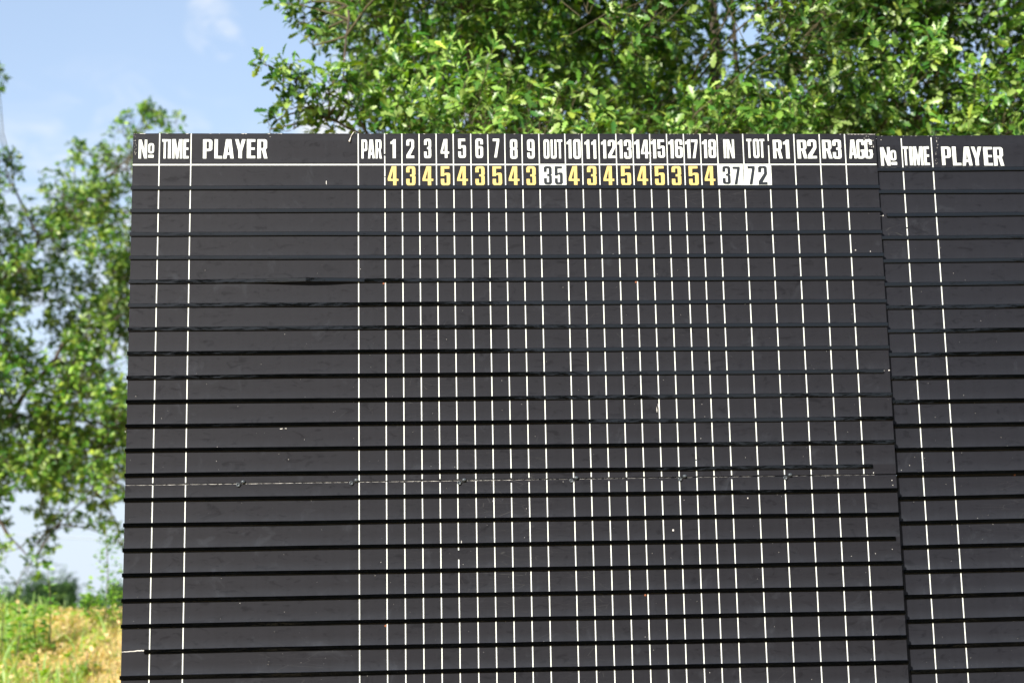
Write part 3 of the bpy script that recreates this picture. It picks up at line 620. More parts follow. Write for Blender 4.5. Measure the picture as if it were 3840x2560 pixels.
# --- frayed cord over the top edge
bp_ = [local(B1, *q) for q in ((1326, 494), (1322, 503), (1317, 512), (1314, 522), (1312, 527), (1310.5, 532))]
pts = [np.array([q[0], y, q[2] + RAIL1]) for q, y in zip(bp_, (.006, -.003, -.004, -.005, -.006, -.006))]
c = thing('cord', 'short frayed white cord hanging over the top edge left of the heading PAR', 'cord')
v, f = tube_vf(pts[:4], [.0012, .0016, .0013, .0012], 7); link('strand', quick_mesh('strand', v, [f], M_CORD), c)
v, f = tube_vf([pts[2] * .4 + pts[3] * .6, pts[3], pts[4], pts[5], pts[5] + np.array([0, 0, -.002])], [.0013, .002, .0028, .0033, .001], 8); link('knot', quick_mesh('knot', v, [f], M_CORD), c)
v, f = tube_vf([pts[0], pts[0] + np.array([.006, .006, .003]), pts[0] + np.array([.010, .014, -.012])], [.0012, .0008, .0004], 6); link('frayed_end', quick_mesh('frayed_end', v, [f], M_CORD), c)

# ------------------------------------------------------------------ foliage
def leaf_template(st, wd, droop=.22, fold=.30):
    """leaf along +x, blade normal +z, unit length; returns verts and tri/quad faces"""
    V = []; idx = []
    for s, w in zip(st, wd):
        z = -droop * s * s
        if w == 0: V.append((s, 0, z)); idx.append((len(V) - 1,))
        else:
            V += [(s, w, z + fold * w), (s, 0, z), (s, -w, z + fold * w)]; idx.append((len(V) - 3, len(V) - 2, len(V) - 1))
    T3 = []; Q = []
    for a, b in zip(idx[:-1], idx[1:]):
        if len(a) == 1: T3 += [(a[0], b[1], b[0]), (a[0], b[2], b[1])]
        elif len(b) == 1: T3 += [(a[0], a[1], b[0]), (a[1], a[2], b[0])]
        else: Q += [(a[0], a[1], b[1], b[0]), (a[1], a[2], b[2], b[1])]
    return np.array(V), np.array(T3), np.array(Q)
OAK = leaf_template([0, .13, .27, .35, .50, .58, .73, .82, .93, 1], [0, .04, .14, .07, .21, .11, .24, .14, .12, 0])
OAK_LO = leaf_template([0, .27, .37, .54, .64, .82, 1], [0, .16, .10, .26, .16, .24, 0])
OVAL = leaf_template([0, .28, .62, 1], [0, .24, .24, 0], .2, .25)
def frames(dirs, nrm):
    x = dirs / (np.linalg.norm(dirs, axis=1)[:, None] + 1e-9)
    z = nrm - (nrm * x).sum(1)[:, None] * x; z /= np.linalg.norm(z, axis=1)[:, None] + 1e-9
    y = np.cross(z, x); return np.stack([x, y, z], 2)          # columns
def leaves_mesh(name, tpl, pos, dirs, nrm, size, tint, mat):
    V0, T3, Q = tpl; n = len(pos); Fm = frames(dirs, nrm)
    V = np.einsum('nij,kj->nki', Fm, V0) * size[:, None, None] + pos[:, None, :]
    off = (np.arange(n) * len(V0))[:, None, None]; F = []
    if len(Q): F.append((Q[None] + off).reshape(-1, 4))
    F.append((T3[None] + off).reshape(-1, 3))
    c = np.repeat(np.concatenate([tint, np.ones((n, 1))], 1), len(V0), axis=0)
    return quick_mesh(name, V.reshape(-1, 3), F, mat, c)
GREENS = np.array([[.034, .110, .014], [.075, .180, .022], [.180, .310, .050], [.275, .390, .100], [.32, .41, .06]])
def tints(n, r, w=(.24, .28, .24, .17, .07)):
    c = GREENS[r.choice(len(GREENS), n, p=w)]; return c * r.uniform(.8, 1.25, (n, 1))
SUNV = np.array(sdir)
def grow(r, blobs, axisfn, leaf, twig_len=(.22, .5), per=(8, 13), dens=1.0, upb=.35, shoots=0):
    """twigs and leaves in every blob; returns leaf arrays and twig tubes"""
    P = []; D = []; Nn = []; tubes = []; clump = []
    for (c, R) in blobs:
        n = max(2 if R < .08 else 4, int(dens * 62 * R)); base = axisfn(c)
        out = c - base; out /= np.linalg.norm(out) + 1e-6; cb = r.normal(0, 1)
        for _ in range(n):
            q = r.normal(0, 1, 3); q /= np.linalg.norm(q); s = c + q * R * r.random() ** .6 * .75
            d = q * .9 + out * .5 + np.array([0, 0, upb]) + r.normal(0, .35, 3); d /= np.linalg.norm(d)
            L_ = r.uniform(.45, 1.1) * R + .03; e = s + d * L_
            bend = r.normal(0, .12, 3) * L_; mid = (s + e) / 2 + bend
            tubes.append(tube_vf([s, mid, e], [.0032, .0022, .0010], 3))
            k = r.integers(*per) if R > .08 else r.integers(5, 8)
            for j in range(k):
                t = 1.0 if j < 4 else r.uniform(.25, .97)
                p = (1 - t) ** 2 * s + 2 * t * (1 - t) * mid + t * t * e
                a = r.normal(0, 1, 3); a -= a @ d * d; a /= np.linalg.norm(a) + 1e-6
                ld = a + d * (.75 if j < 4 else .45) + np.array([0, 0, -.15]); P.append(p + r.normal(0, .006, 3)); D.append(ld)
                Nn.append(np.array([0, 0, .55]) + SUNV * .45 + q * .30 + r.normal(0, .55, 3)); clump.append(cb)
        for _ in range(0 if R < .12 else shoots + 2 if c[1] < 3.4 else shoots - 1):
            q = r.normal(0, 1, 3) + np.array([0, -.9, .5]); q /= np.linalg.norm(q); s = c + q * R * .8
            d = np.array([r.normal(.1, .35), -.35, .9]) + r.normal(0, .25, 3); d /= np.linalg.norm(d); L_ = r.uniform(.16, .30); e = s + d * L_; mid = (s + e) / 2
            tubes.append(tube_vf([s, mid, e], [.0028, .0020, .0010], 3)); k = r.integers(10, 16); ph = r.uniform(0, 6)
            a1 = np.cross(d, [0, 0, 1.]); a1 /= np.linalg.norm(a1) + 1e-6; a2 = np.cross(d, a1)
            for j in range(k):
                t = j / (k - 1); a = a1 * math.cos(ph + j * 2.4) + a2 * math.sin(ph + j * 2.4)
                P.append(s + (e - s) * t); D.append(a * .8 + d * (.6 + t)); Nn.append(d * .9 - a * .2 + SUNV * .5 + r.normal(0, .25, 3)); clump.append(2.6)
    return np.array(P), np.array(D), np.array(Nn), np.array(clump), tubes
def proj(P):
    c = (P - CAM) @ ROT.T; return np.stack([FPX * c[:, 0] / c[:, 2] + 1920, FPX * c[:, 1] / c[:, 2] + 1280, c[:, 2]], 1)
def pick_visible(P, size, count):
    """the leaves that show largest: in frame, not behind a scoreboard, nearest in their patch of the picture"""
    q = proj(P); ok = (q[:, 0] > 5) & (q[:, 0] < 3835) & (q[:, 1] > 5) & (q[:, 1] < 495); idx = np.where(ok)[0]
    idx = idx[np.argsort(-(size[idx] / q[idx, 2]))]; used = set(); out = []
    for rad in (55, 30):
        for i in idx:
            key = (rad, int(q[i, 0] / rad), int(q[i, 1] / rad))
            if key in used or i in out: continue
            used.add(key); out.append(i)
            if len(out) >= count: return np.array(out)
    return np.array(out)
LEAF_MESH = []
for k in range(8):
    V0, T3, Q = leaf_template([0, .13, .27, .35, .50, .58, .73, .82, .93, 1], [0, .05, .17, .09, .26, .14, .29, .17, .15, 0], .1 + .07 * (k % 4), .2 + .1 * (k % 3))
    t = GREENS[[1, 2, 3, 3, 2, 4, 1, 3][k]] * (1, 1.1, 1.0, 1.15, .9, 1, 1.15, .9)[k]
    LEAF_MESH.append(quick_mesh('leaf', V0, [Q, T3], M_LEAF, np.concatenate([np.tile(t, (len(V0), 1)), np.ones((len(V0), 1))], 1)))
def limb_path(a, b, r, sag=.12, n=7):
    a = np.array(a, float); b = np.array(b, float); L_ = np.linalg.norm(b - a); t = np.linspace(0, 1, n)[:, None]
    mid = (a + b) / 2 + np.array([0, 0, sag * L_]) + r.normal(0, .06, 3) * L_
    p = (1 - t) ** 2 * a + 2 * t * (1 - t) * mid + t ** 2 * b; p[1:-1] += r.normal(0, .012, (n - 2, 3)) * L_
    return p
def nearest_on(path, c, lower=.35):
    """attachment point on a trunk path, a little below the target"""
    seg = path[:, :3]; d = np.linalg.norm(seg - (c - np.array([0, 0, lower])), axis=1) + np.where(seg[:, 2] > c[2] + .1, 3, 0); return np.argmin(d)
def tree(name, label, cat, trunk, blobs, extra_limbs, r, group=None, tpl=OAK, size=(.042, .088), mat_l=M_LEAF, individual=0, dens=2.4, twig=(.22, .5), per=(8, 13), limb_r=.018, wts=None, stems=None, sat=None, shoots=0):
    base = np.array(trunk[0][:3]); root = thing(name, label, cat, tuple(base), group)
    def ob(nm, me):
        me.transform(Matrix.Translation(tuple(-base))); return link(nm, me, root)
    paths = []
    for st in [trunk] + list(stems or []):
        tp = np.array(st, float); t = np.linspace(0, len(tp) - 1, (len(tp) - 1) * 6 + 1); P = np.stack([np.interp(t, np.arange(len(tp)), tp[:, k]) for k in range(4)], 1)
        P[1:-1, :3] += r.normal(0, .008, (len(P) - 2, 3)); v, f = tube_vf(P[:, :3], P[:, 3], 10); ob('trunk', quick_mesh('trunk', v, [f], M_BARK)); paths.append(P)
    allp = np.concatenate(paths)
    for e in extra_limbs:
        e = np.array(e, float); t = np.linspace(0, len(e) - 1, (len(e) - 1) * 4 + 1); P = np.stack([np.interp(t, np.arange(len(e)), e[:, k]) for k in range(4)], 1)
        P[1:-1, :3] += r.normal(0, .006, (len(P) - 2, 3)); v, f = tube_vf(P[:, :3], P[:, 3], 8); ob('limb', quick_mesh('limb', v, [f], M_BARK)); allp = np.concatenate([allp, P])
    # limbs: gather blobs into groups, one limb to each group, branches from limb to blobs
    cs = np.array([b[0] for b in blobs]); k = max(3, len(blobs) // 9); cent = cs[r.choice(len(cs), k, replace=False)]
    for _ in range(6):
        lab = np.argmin(((cs[:, None] - cent[None]) ** 2).sum(2), 1)
        cent = np.array([cs[lab == j].mean(0) if (lab == j).any() else cent[j] for j in range(k)])
    branches = []
    for j in range(k):
        if not (lab == j).any(): continue
        i0 = nearest_on(allp, cent[j]); a = allp[i0]; pth = limb_path(a[:3], cent[j], r); rr = np.linspace(min(a[3] * .7, limb_r * 1.7), limb_r * .45, len(pth))
        v, f = tube_vf(pth, rr, 7); ob('limb', quick_mesh('limb', v, [f], M_BARK))
        for c in cs[lab == j]:
            s = pth[r.integers(3, 7)]; q = limb_path(s, c, r, .05, 5); branches.append(tube_vf(q, np.linspace(limb_r * .4, .004, 5), 5))
    P, D, Nn, cl, tubes = grow(r, blobs, lambda c: allp[nearest_on(allp, c)][:3], tpl, twig, per, dens, shoots=shoots)
    V, F = join_tubes(branches + tubes); o = ob('twigs', quick_mesh('twigs', V, [F], M_BARK2)); o['kind'] = 'stuff'
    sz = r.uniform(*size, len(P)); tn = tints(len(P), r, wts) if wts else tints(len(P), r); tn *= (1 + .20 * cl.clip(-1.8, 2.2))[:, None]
    if sat is not None: tn *= np.array(sat)
    keep = np.ones(len(P), bool)
    if individual:
        sel = pick_visible(P, sz, individual); keep[sel] = False; Fm = frames(D[sel], Nn[sel])
        for i, Mx in zip(sel, Fm):
            o = link('leaf', LEAF_MESH[int(r.integers(8))], root); mm = Matrix(Mx.tolist()).to_4x4() @ Matrix.Scale(float(sz[i]), 4); mm.translation = Vector(P[i] - base); o.matrix_basis = mm
    far = proj(P)[:, 2] > 10.8
    if tpl is OAK:
        for msk, tp_ in ((keep & ~far, OAK), (keep & far, OAK_LO)):
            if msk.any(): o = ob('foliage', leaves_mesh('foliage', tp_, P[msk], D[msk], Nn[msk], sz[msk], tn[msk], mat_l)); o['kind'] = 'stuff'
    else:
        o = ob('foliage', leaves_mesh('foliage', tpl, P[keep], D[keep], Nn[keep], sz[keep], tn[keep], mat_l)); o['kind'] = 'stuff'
    print(name, 'leaves', len(P), 'blobs', len(blobs)); return root

# ---- the three oaks behind the boards
XL = lambda py: np.interp(py, [-900, -500, -200, 0, 100, 180, 260, 330, 420, 500, 900, 1300], [1500, 1150, 1010, 1050, 1100, 1180, 1260, 1370, 1340, 1330, 1400, 1700])
def hole(px, py):
    for (hx, hy, hr) in ((1560, 400, 50), (1250, 240, 20), (1420, 280, 30), (2610, 170, 50), (2690, 120, 95), (2740, 260, 95), (2700, 360, 90), (2640, 60, 60), (3520, 50, 35), (3010, 330, 30), (3660, 380, 35), (3560, 390, 40), (1740, 90, 45)):
        if math.hypot(px - hx, (py - hy)) < hr: return True
    return False
r = np.random.default_rng(21)
def fill_blobs(n, yr, xr, pyr, Rr, test):
    out = []; tries = 0
    while len(out) < n and tries < 20000:
        tries += 1
        Yv = r.uniform(*yr); px = r.uniform(*xr); py = r.uniform(*pyr); R = r.uniform(*Rr); c = at(px, py, Yv); rp = R * FPX / (Yv - CAM[1])
        if c[2] < 2.9: continue
        if not test(px, py, R, rp, Yv): continue
        if any(np.linalg.norm(c - o[0]) < .62 * (R + o[1]) * .62 for o in out): continue
        out.append((c, R))
    return out
def oak_test(px, py, R, rp, Yv):
    if px - rp * 1.35 < XL(py): return False
    if py > 900 + 250 * math.sin(px * .004): return False
    if py < -650 + 300 * abs(px - 2400) / 1600: return False
    for (hx, hy, a, b_) in ((2330, 280, 230, 60), (3660, 330, 110, 50), (1700, 210, 100, 45), (2050, 330, 110, 45), (3080, 300, 80, 45)):
        if Yv < 3.9 and ((px - hx) / (a + rp * .35)) ** 2 + ((py - hy) / (b_ + rp * .35)) ** 2 < 1: return False
    if Yv < 5.3 and abs(px - 2690) < 70 + rp * .6 and -60 < py < 420: return False
    if Yv < 4.9 and abs(px - 3600) < 150 and abs(py - (430 - (px - 3430) * .55)) < 60 + rp * .3: return False
    return not hole(px, py) or r.random() < (.0 if Yv < 4.2 else .12)
blobs = fill_blobs(262, (2.2, 5.6), (1000, 4500), (-650, 1000), (.20, .40), oak_test)
T1 = [(*at(1900, 3600, 4.4)[:2], 0, .11), (*at(1880, 1500, 4.3), .10), (*at(1830, 700, 4.1), .08), (*at(1760, 200, 3.9), .05), (*at(1700, -400, 3.8), .02)]
T2 = [(*at(2700, 3600, 5.6)[:2], 0, .10), (*at(2690, 1500, 5.6), .085), (*at(2672, 420, 5.6), .052), (*at(2690, 200, 5.6), .046), (*at(2668, 0, 5.6), .040), (*at(2650, -500, 5.5), .02)]
T3 = [(*at(3150, 3600, 4.8)[:2], 0, .10), (*at(3180, 1300, 4.8), .085), (*at(3300, 620, 4.8), .06), (*at(3430, 430, 4.8), .034), (*at(3560, 340, 4.8), .030), (*at(3700, 280, 4.85), .025), (*at(3950, 80, 4.9), .02), (*at(4150, -300, 5.0), .012)]
for T_ in (T1, T2, T3): T_[0] = (T_[0][0], T_[0][1], float(ground_z(T_[0][0], T_[0][1])) - .15, T_[0][3])
ax = [np.array(T1)[1:, :3], np.array(T2)[1:, :3], np.array(T3)[1:, :3]]
grp = [[], [], []]
for c, R in blobs:
    d = [np.min(np.linalg.norm((a - c) * np.array([1, 1, .35]), axis=1)) for a in ax]; grp[int(np.argmin(d))].append((c, R))
spray = [(at(px, py, Yv), R) for px, py, R, Yv in ((1330, 370, .09, 2.8), (1290, 335, .09, 2.7), (1230, 330, .09, 2.65), (1175, 322, .08, 2.6), (1110, 335, .07, 2.6), (1060, 320, .05, 2.55), (1050, 265, .035, 2.55), (1005, 245, .03, 2.5), (1090, 245, .04, 2.5), (1130, 380, .04, 2.6), (1105, 405, .03, 2.6), (1215, 385, .05, 2.7),
        (1010, 485, .035, 2.8), (1035, 455, .03, 2.8), (1098, 485, .03, 2.8), (1205, 440, .06, 2.8), (1190, 480, .05, 2.85), (1240, 482, .06, 2.9), (1120, 20, .08, 3.0), (1060, 15, .04, 3.0), (1150, 90, .09, 3.0), (1180, 170, .08, 2.9), (1215, 110, .07, 3.0))]
spray = [(c, R * .72) for c, R in spray] + [(at(px, py, Yv), R) for px, py, R, Yv in ((1400, 480, .13, 2.9), (1450, 400, .11, 3.1), (1500, 500, .13, 2.8), (1430, 330, .10, 3.2), (1640, 490, .13, 2.9), (1490, 290, .12, 3.3), (1600, 320, .11, 3.3), (1370, 290, .08, 3.0), (1690, 400, .13, 3.0), (1360, 430, .07, 3.3), (1580, 500, .12, 3.4))]
grp[0] += spray
GO = 'oak trees growing behind the scoreboards'
KW = dict(wts=(.24, .28, .27, .18, .03))
tree('oak_tree', 'leafy oak at the left of the canopy, twigs reaching out against open blue sky', 'tree', T1, grp[0], [[(*at(1830, 900, 4.1), .03), (*at(1560, 800, 3.4), .018), (*at(1400, 560, 2.9), .010), (*at(1330, 400, 2.75), .006), (*at(1200, 335, 2.65), .003)]], np.random.default_rng(31), GO, individual=110, shoots=2, **KW)
tree('oak_tree', 'oak behind the columns 14 to TOT with dark upright stems showing through its leaves', 'tree', T2, grp[1], [[(*at(2680, 470, 5.5), .035), (*at(2565, 320, 5.2), .030), (*at(2500, 190, 5.0), .024), (*at(2440, 60, 4.8), .015)], [(*at(2700, 600, 5.6), .035), (*at(2765, 420, 5.7), .024), (*at(2760, 200, 5.8), .020), (*at(2745, 0, 5.8), .018), (*at(2740, -300, 5.8), .010)]], np.random.default_rng(32), GO, individual=80, shoots=2, **KW)
tree('oak_tree', 'oak over the right scoreboard with a dark limb slanting up to the right', 'tree', T3, grp[2], [], np.random.default_rng(33), GO, individual=105, shoots=3, **KW)

# ---- tree on the bank at the left
r = np.random.default_rng(5)
def lt_hole(px, py):
    for (hx, hy, a, b_) in ((250, 1395, 110, 55), (420, 1400, 80, 75), (300, 950, 60, 45), (210, 970, 50, 60), (340, 1040, 50, 40), (40, 1230, 60, 60), (30, 1590, 60, 50), (190, 1540, 40, 40), (160, 1240, 50, 40), (390, 1190, 50, 40), (80, 1880, 60, 55), (60, 690, 85, 120), (130, 620, 90, 120), (100, 1700, 30, 30), (440, 1750, 25, 40), (420, 900, 30, 50), (380, 2070, 90, 200), (150, 2230, 200, 60), (250, 2150, 70, 100), (60, 2100, 60, 60), (230, 1950, 50, 35)):
        if ((px - hx) / a) ** 2 + ((py - hy) / b_) ** 2 < 1: return True
    return False
def lt_test(px, py, R, rp, Yv):
    top = np.interp(px, [-1500, -700, -260, -120, 20, 90, 160, 260, 300, 420, 520, 620, 700, 900], [700, 300, 200, 560, 800, 850, 700, 640, 560, 540, 470, 470, 560, 900])
    bot = np.interp(px, [-1500, -700, 0, 90, 180, 260, 350, 460, 560, 700, 900], [1500, 1900, 2080, 2160, 2120, 1980, 1930, 1990, 1950, 1800, 1300])
    if py - rp * .9 < top or py + rp * .7 > bot: return False
    if py < 900 or py > 1900 or (1340 < py < 1450 and px > 140): return not (lt_hole(px, py) or (px > 0 and any(lt_hole(px + a * rp * .6, py + b_ * rp * .6) for a, b_ in ((1, 0), (-1, 0), (0, 1), (0, -1)))))
    return not lt_hole(px, py) and not (px > 0 and sum(lt_hole(px + a * rp * .5, py + b_ * rp * .5) for a, b_ in ((1, 0), (-1, 0), (0, 1), (0, -1))) > 1)
lb = fill_blobs(500, (7.6, 11.2), (-1300, 880), (60, 2150), (.10, .27), lt_test)
lb += [(at(px, py, Yv), R) for px, py, R, Yv in ((-10, 285, .05, 9), (-15, 340, .04, 9), (5, 610, .08, 9), (45, 600, .06, 9), (-5, 680, .06, 9), (60, 650, .05, 9), (20, 720, .04, 9), (285, 560, .05, 9), (275, 620, .07, 9), (520, 470, .10, 9), (580, 450, .09, 9), (650, 475, .07, 9), (460, 500, .07, 9), (545, 430, .05, 9), (240, 760, .07, 9), (190, 800, .06, 9),
    (95, 2150, .06, 8.5), (60, 2190, .03, 8.5), (130, 2090, .07, 8.5), (150, 2030, .08, 8.5), (200, 1990, .08, 8.5), (20, 2070, .08, 8.6), (320, 1960, .06, 8.6), (430, 1985, .05, 8.7), (445, 2040, .05, 8.7), (340, 1400, .03, 9), (300, 1470, .05, 9), (360, 1490, .05, 9), (430, 1500, .06, 9), (440, 1560, .06, 9), (240, 1640, .1, 9), (320, 1660, .1, 9), (400, 1680, .1, 9), (90, 1330, .08, 9), (380, 1300, .07, 9), (300, 1310, .08, 9), (60, 1790, .1, 9), (150, 1800, .1, 9))]
b0 = at(-620, 2300, 9.6)
TL = [(b0[0], b0[1], float(ground_z(b0[0], b0[1])) - .2, .17), (*at(-560, 1900, 9.6), .14), (*at(-430, 1300, 9.5), .10), (*at(-330, 800, 9.4), .06), (*at(-300, 300, 9.3), .03)]
LL = [[(*at(-560, 1930, 9.6), .06), (*at(-200, 1760, 9.3), .048), (*at(20, 1590, 9.1), .028), (*at(110, 1450, 9.0), .023), (*at(180, 1380, 9.0), .018), (*at(260, 1260, 8.9), .016), (*at(290, 1220, 8.9), .010)],
      [(*at(110, 1450, 9.0), .02), (*at(300, 1280, 9.0), .013), (*at(380, 1210, 9.0), .010), (*at(460, 1180, 9.0), .006)],
      [(*at(-480, 1500, 9.5), .05), (*at(-150, 1200, 9.2), .03), (*at(150, 900, 9.1), .018), (*at(350, 720, 9.0), .012), (*at(560, 520, 9.0), .006)],
      [(*at(-500, 1800, 9.6), .05), (*at(-100, 1720, 9.0), .03), (*at(160, 1720, 8.8), .018), (*at(330, 1800, 8.7), .010), (*at(440, 1960, 8.7), .005)],
      [(*at(-200, 1900, 9.0), .02), (*at(0, 1960, 8.7), .012), (*at(100, 2080, 8.5), .006)]]
tree('broadleaf_tree', 'loose airy tree on the bank left of the scoreboard, boughs hanging over the grass', 'tree', TL, lb, LL, np.random.default_rng(41), None, tpl=OAK_LO, size=(.045, .080), mat_l=M_LEAF2, dens=2.1, twig=(.16, .38), per=(7, 11), limb_r=.014, wts=(.24, .28, .27, .17, .04), sat=(1.05, 1.02, .85))

# ---- distant shrubs behind the crest of the bank
def shrub(label, pts, seed, leaf_sz, n, sat):
    r = np.random.default_rng(seed); c0 = at(*pts[0][:2], pts[0][3]); base = np.array([c0[0], c0[1], float(ground_z(c0[0], c0[1])) - .1])
    root = thing('shrub', label, 'shrub', tuple(base), 'shrubs beyond the crest of the grassy bank'); P = []; tb = []
    for px, py, R, Yv in pts:
        c = at(px, py, Yv); c[2] = max(c[2], base[2] + .1)
        b2 = np.array([c[0] * .6 + base[0] * .4, c[1], base[2]]); tb.append(tube_vf(limb_path(b2, c, r, .0, 5), np.linspace(.03, .008, 5), 5))
        k = int(n * R); q = r.normal(0, .45, (k, 3)) * np.array([R, R, R * 1.3]); P.append(c + q)
        h = max(c[2] - base[2], .3); s = r.random((k // 2, 1)); P.append(b2 + s * (c - b2) + r.normal(0, .4, (k // 2, 3)) * R)
    P = np.concatenate(P); v, f = join_tubes(tb); me = quick_mesh('stems', v - base, [f], M_BARK); link('stems', me, root)
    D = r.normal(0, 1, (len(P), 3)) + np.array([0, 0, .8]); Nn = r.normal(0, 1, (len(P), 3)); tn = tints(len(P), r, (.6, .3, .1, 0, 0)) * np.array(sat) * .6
    o = link('foliage', leaves_mesh('foliage', OVAL, P - base, D, Nn, r.uniform(*leaf_sz, len(P)), tn, M_FAR), root); o['kind'] = 'stuff'
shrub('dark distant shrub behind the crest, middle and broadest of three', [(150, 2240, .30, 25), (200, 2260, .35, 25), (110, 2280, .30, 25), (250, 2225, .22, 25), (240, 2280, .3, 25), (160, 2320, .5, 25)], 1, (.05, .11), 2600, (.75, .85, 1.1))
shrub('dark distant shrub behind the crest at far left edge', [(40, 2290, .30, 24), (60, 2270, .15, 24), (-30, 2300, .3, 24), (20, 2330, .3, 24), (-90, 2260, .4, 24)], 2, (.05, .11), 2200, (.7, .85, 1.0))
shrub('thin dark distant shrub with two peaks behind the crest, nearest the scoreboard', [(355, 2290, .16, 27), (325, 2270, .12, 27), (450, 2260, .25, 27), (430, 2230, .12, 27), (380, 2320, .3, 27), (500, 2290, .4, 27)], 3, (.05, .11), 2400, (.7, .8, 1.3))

# ---- cable far behind
pA = at(-1200, 1890, 24.0); pB = at(1900, 2030, 24.0)
c = thing('overhead_cable', 'thin pale overhead cable behind the hanging boughs of the left tree', 'cable', tuple(pA))
tt = np.linspace(0, 1, 24)[:, None]; pp = pA + (pB - pA) * tt; pp[:, 2] -= (.55 * 4 * (tt * (1 - tt)))[:, 0] * .5
v, f = tube_vf(pp - pA, .014, 6); link('wire', quick_mesh('wire', v, [f], M_CABLE), c)
for p, lb_ in ((pA, 'timber utility pole beyond the left tree holding the cable'), (pB, 'timber utility pole hidden behind the scoreboard holding the cable')):
    gz = float(ground_z(p[0], p[1])); pl = thing('utility_pole', lb_, 'pole', (p[0], p[1], gz), 'utility poles of the overhead cable')
    v, f = tube_vf([(0, 0, -.4), (0, 0, 1.5), (0, 0, p[2] - gz + .5)], [.13, .12, .09], 12); link('shaft', quick_mesh('shaft', v, [f], M_POLE), pl)
    box('crossarm', M_POLE, pl, -.5, .5, -.14, -.09, p[2] - gz - .12, p[2] - gz - .014)

# ------------------------------------------------------------------ grass and weeds on the bank
r = np.random.default_rng(77)
def blade_mesh(name, n, xr, yr, hr, wr, tintfn, lean=.5, keep=None, seg=3):
    x = r.uniform(*xr, n); y = r.uniform(*yr, n)
    if keep is not None: k = keep(x, y); x, y = x[k], y[k]; n = len(x)
    z = ground_z(x, y) - .01; h = r.uniform(*hr, n); w = r.uniform(*wr, n); th = r.uniform(0, 6.28, n); ln = r.normal(0, lean, n) * h; la = r.uniform(0, 6.28, n)
    V = np.zeros((n, 2 * seg + 1, 3))
    for s in range(seg):
        t = s / seg; cx = x + ln * t * t * np.cos(la); cy = y + ln * t * t * np.sin(la); cz = z + h * t * (1 - .15 * t); ww = w * (1 - .55 * t) / 2
        V[:, 2 * s] = np.stack([cx - ww * np.cos(th), cy - ww * np.sin(th), cz], 1); V[:, 2 * s + 1] = np.stack([cx + ww * np.cos(th), cy + ww * np.sin(th), cz], 1)
    V[:, 2 * seg] = np.stack([x + ln * np.cos(la), y + ln * np.sin(la), z + h * .87], 1)
    off = (np.arange(n) * (2 * seg + 1))[:, None, None]
    Q = np.array([(2 * s, 2 * s + 1, 2 * s + 3, 2 * s + 2) for s in range(seg - 1)]); T3 = np.array([(2 * seg - 2, 2 * seg - 1, 2 * seg)])
    tn = tintfn(x, y, n); c = np.repeat(np.concatenate([tn, np.ones((n, 1))], 1), 2 * seg + 1, axis=0)
    return quick_mesh(name, V.reshape(-1, 3), [(Q[None] + off).reshape(-1, 4), (T3[None] + off).reshape(-1, 3)], M_GRASS, c)
def green_side(x, y):       # weeds on the left, straw towards the board
    ang = (x - CAM[0]) / (y - CAM[1]); return sstep((-.192 - ang + .02 * np.sin(x * 9) + .018 * np.sin(y * 7)) / .035)
def tint_dry(x, y, n):
    g = green_side(x, y); pick = r.random(n) < (.26 + .58 * g)
    dry = np.array([.86, .62, .33]) * r.uniform(.6, 1.25, (n, 1)) * np.array([1, 1, 1]) + r.normal(0, .02, (n, 3)); dry = np.clip(dry, .03, .8)
    gr = np.where(r.random((n, 1)) < .5, np.array([[.48, .56, .08]]), np.array([[.26, .42, .09]])) * r.uniform(.7, 1.25, (n, 1))
    return np.where(pick[:, None], gr, dry)
o = link('grass', blade_mesh('grass', 62000, (-5.5, 1.5), (3.6, 9.2), (.03, .11), (.005, .012), tint_dry, 1.1, keep=lambda x, y: ((x - CAM[0]) / (y - CAM[1]) > -.42))); o['kind'] = 'stuff'
nl = 16000; x = r.uniform(-5.5, 1.5, nl); y = r.uniform(3.6, 9.0, nl); k = (x - CAM[0]) / (y - CAM[1]) > -.42; x, y = x[k], y[k]; nl = len(x)
P_ = np.stack([x, y, ground_z(x, y) + r.uniform(.01, .09, nl)], 1); gs = green_side(x, y); pk = r.random(nl) < .20 + .6 * gs
tn = np.where(pk[:, None], np.array([[.38, .52, .09]]) * r.uniform(.6, 1.3, (nl, 1)), np.array([[.84, .60, .33]]) * r.uniform(.6, 1.25, (nl, 1)))
o = link('ground_cover', leaves_mesh('ground_cover', OVAL, P_, r.normal(0, 1, (nl, 3)) * np.array([1, 1, .6]) + np.array([0, 0, .3]), r.normal(0, .7, (nl, 3)) + np.array([0, -.3, 1]), r.uniform(.02, .055, nl), tn, M_GRASS)); o['kind'] = 'stuff'
def tint_weed(x, y, n):
    return np.where(r.random((n, 1)) < .6, np.array([[.30, .48, .16]]), np.array([[.45, .58, .26]])) * r.uniform(.7, 1.2, (n, 1))
o = link('tall_grass', blade_mesh('tall_grass', 5200, (-5.5, 1.0), (4.6, 9.0), (.09, .26), (.009, .020), tint_weed, .35, keep=lambda x, y: (green_side(x, y) > r.random(len(x)) * .95 + .06) & ((x - CAM[0]) / (y - CAM[1]) > -.42), seg=4)); o['kind'] = 'stuff'
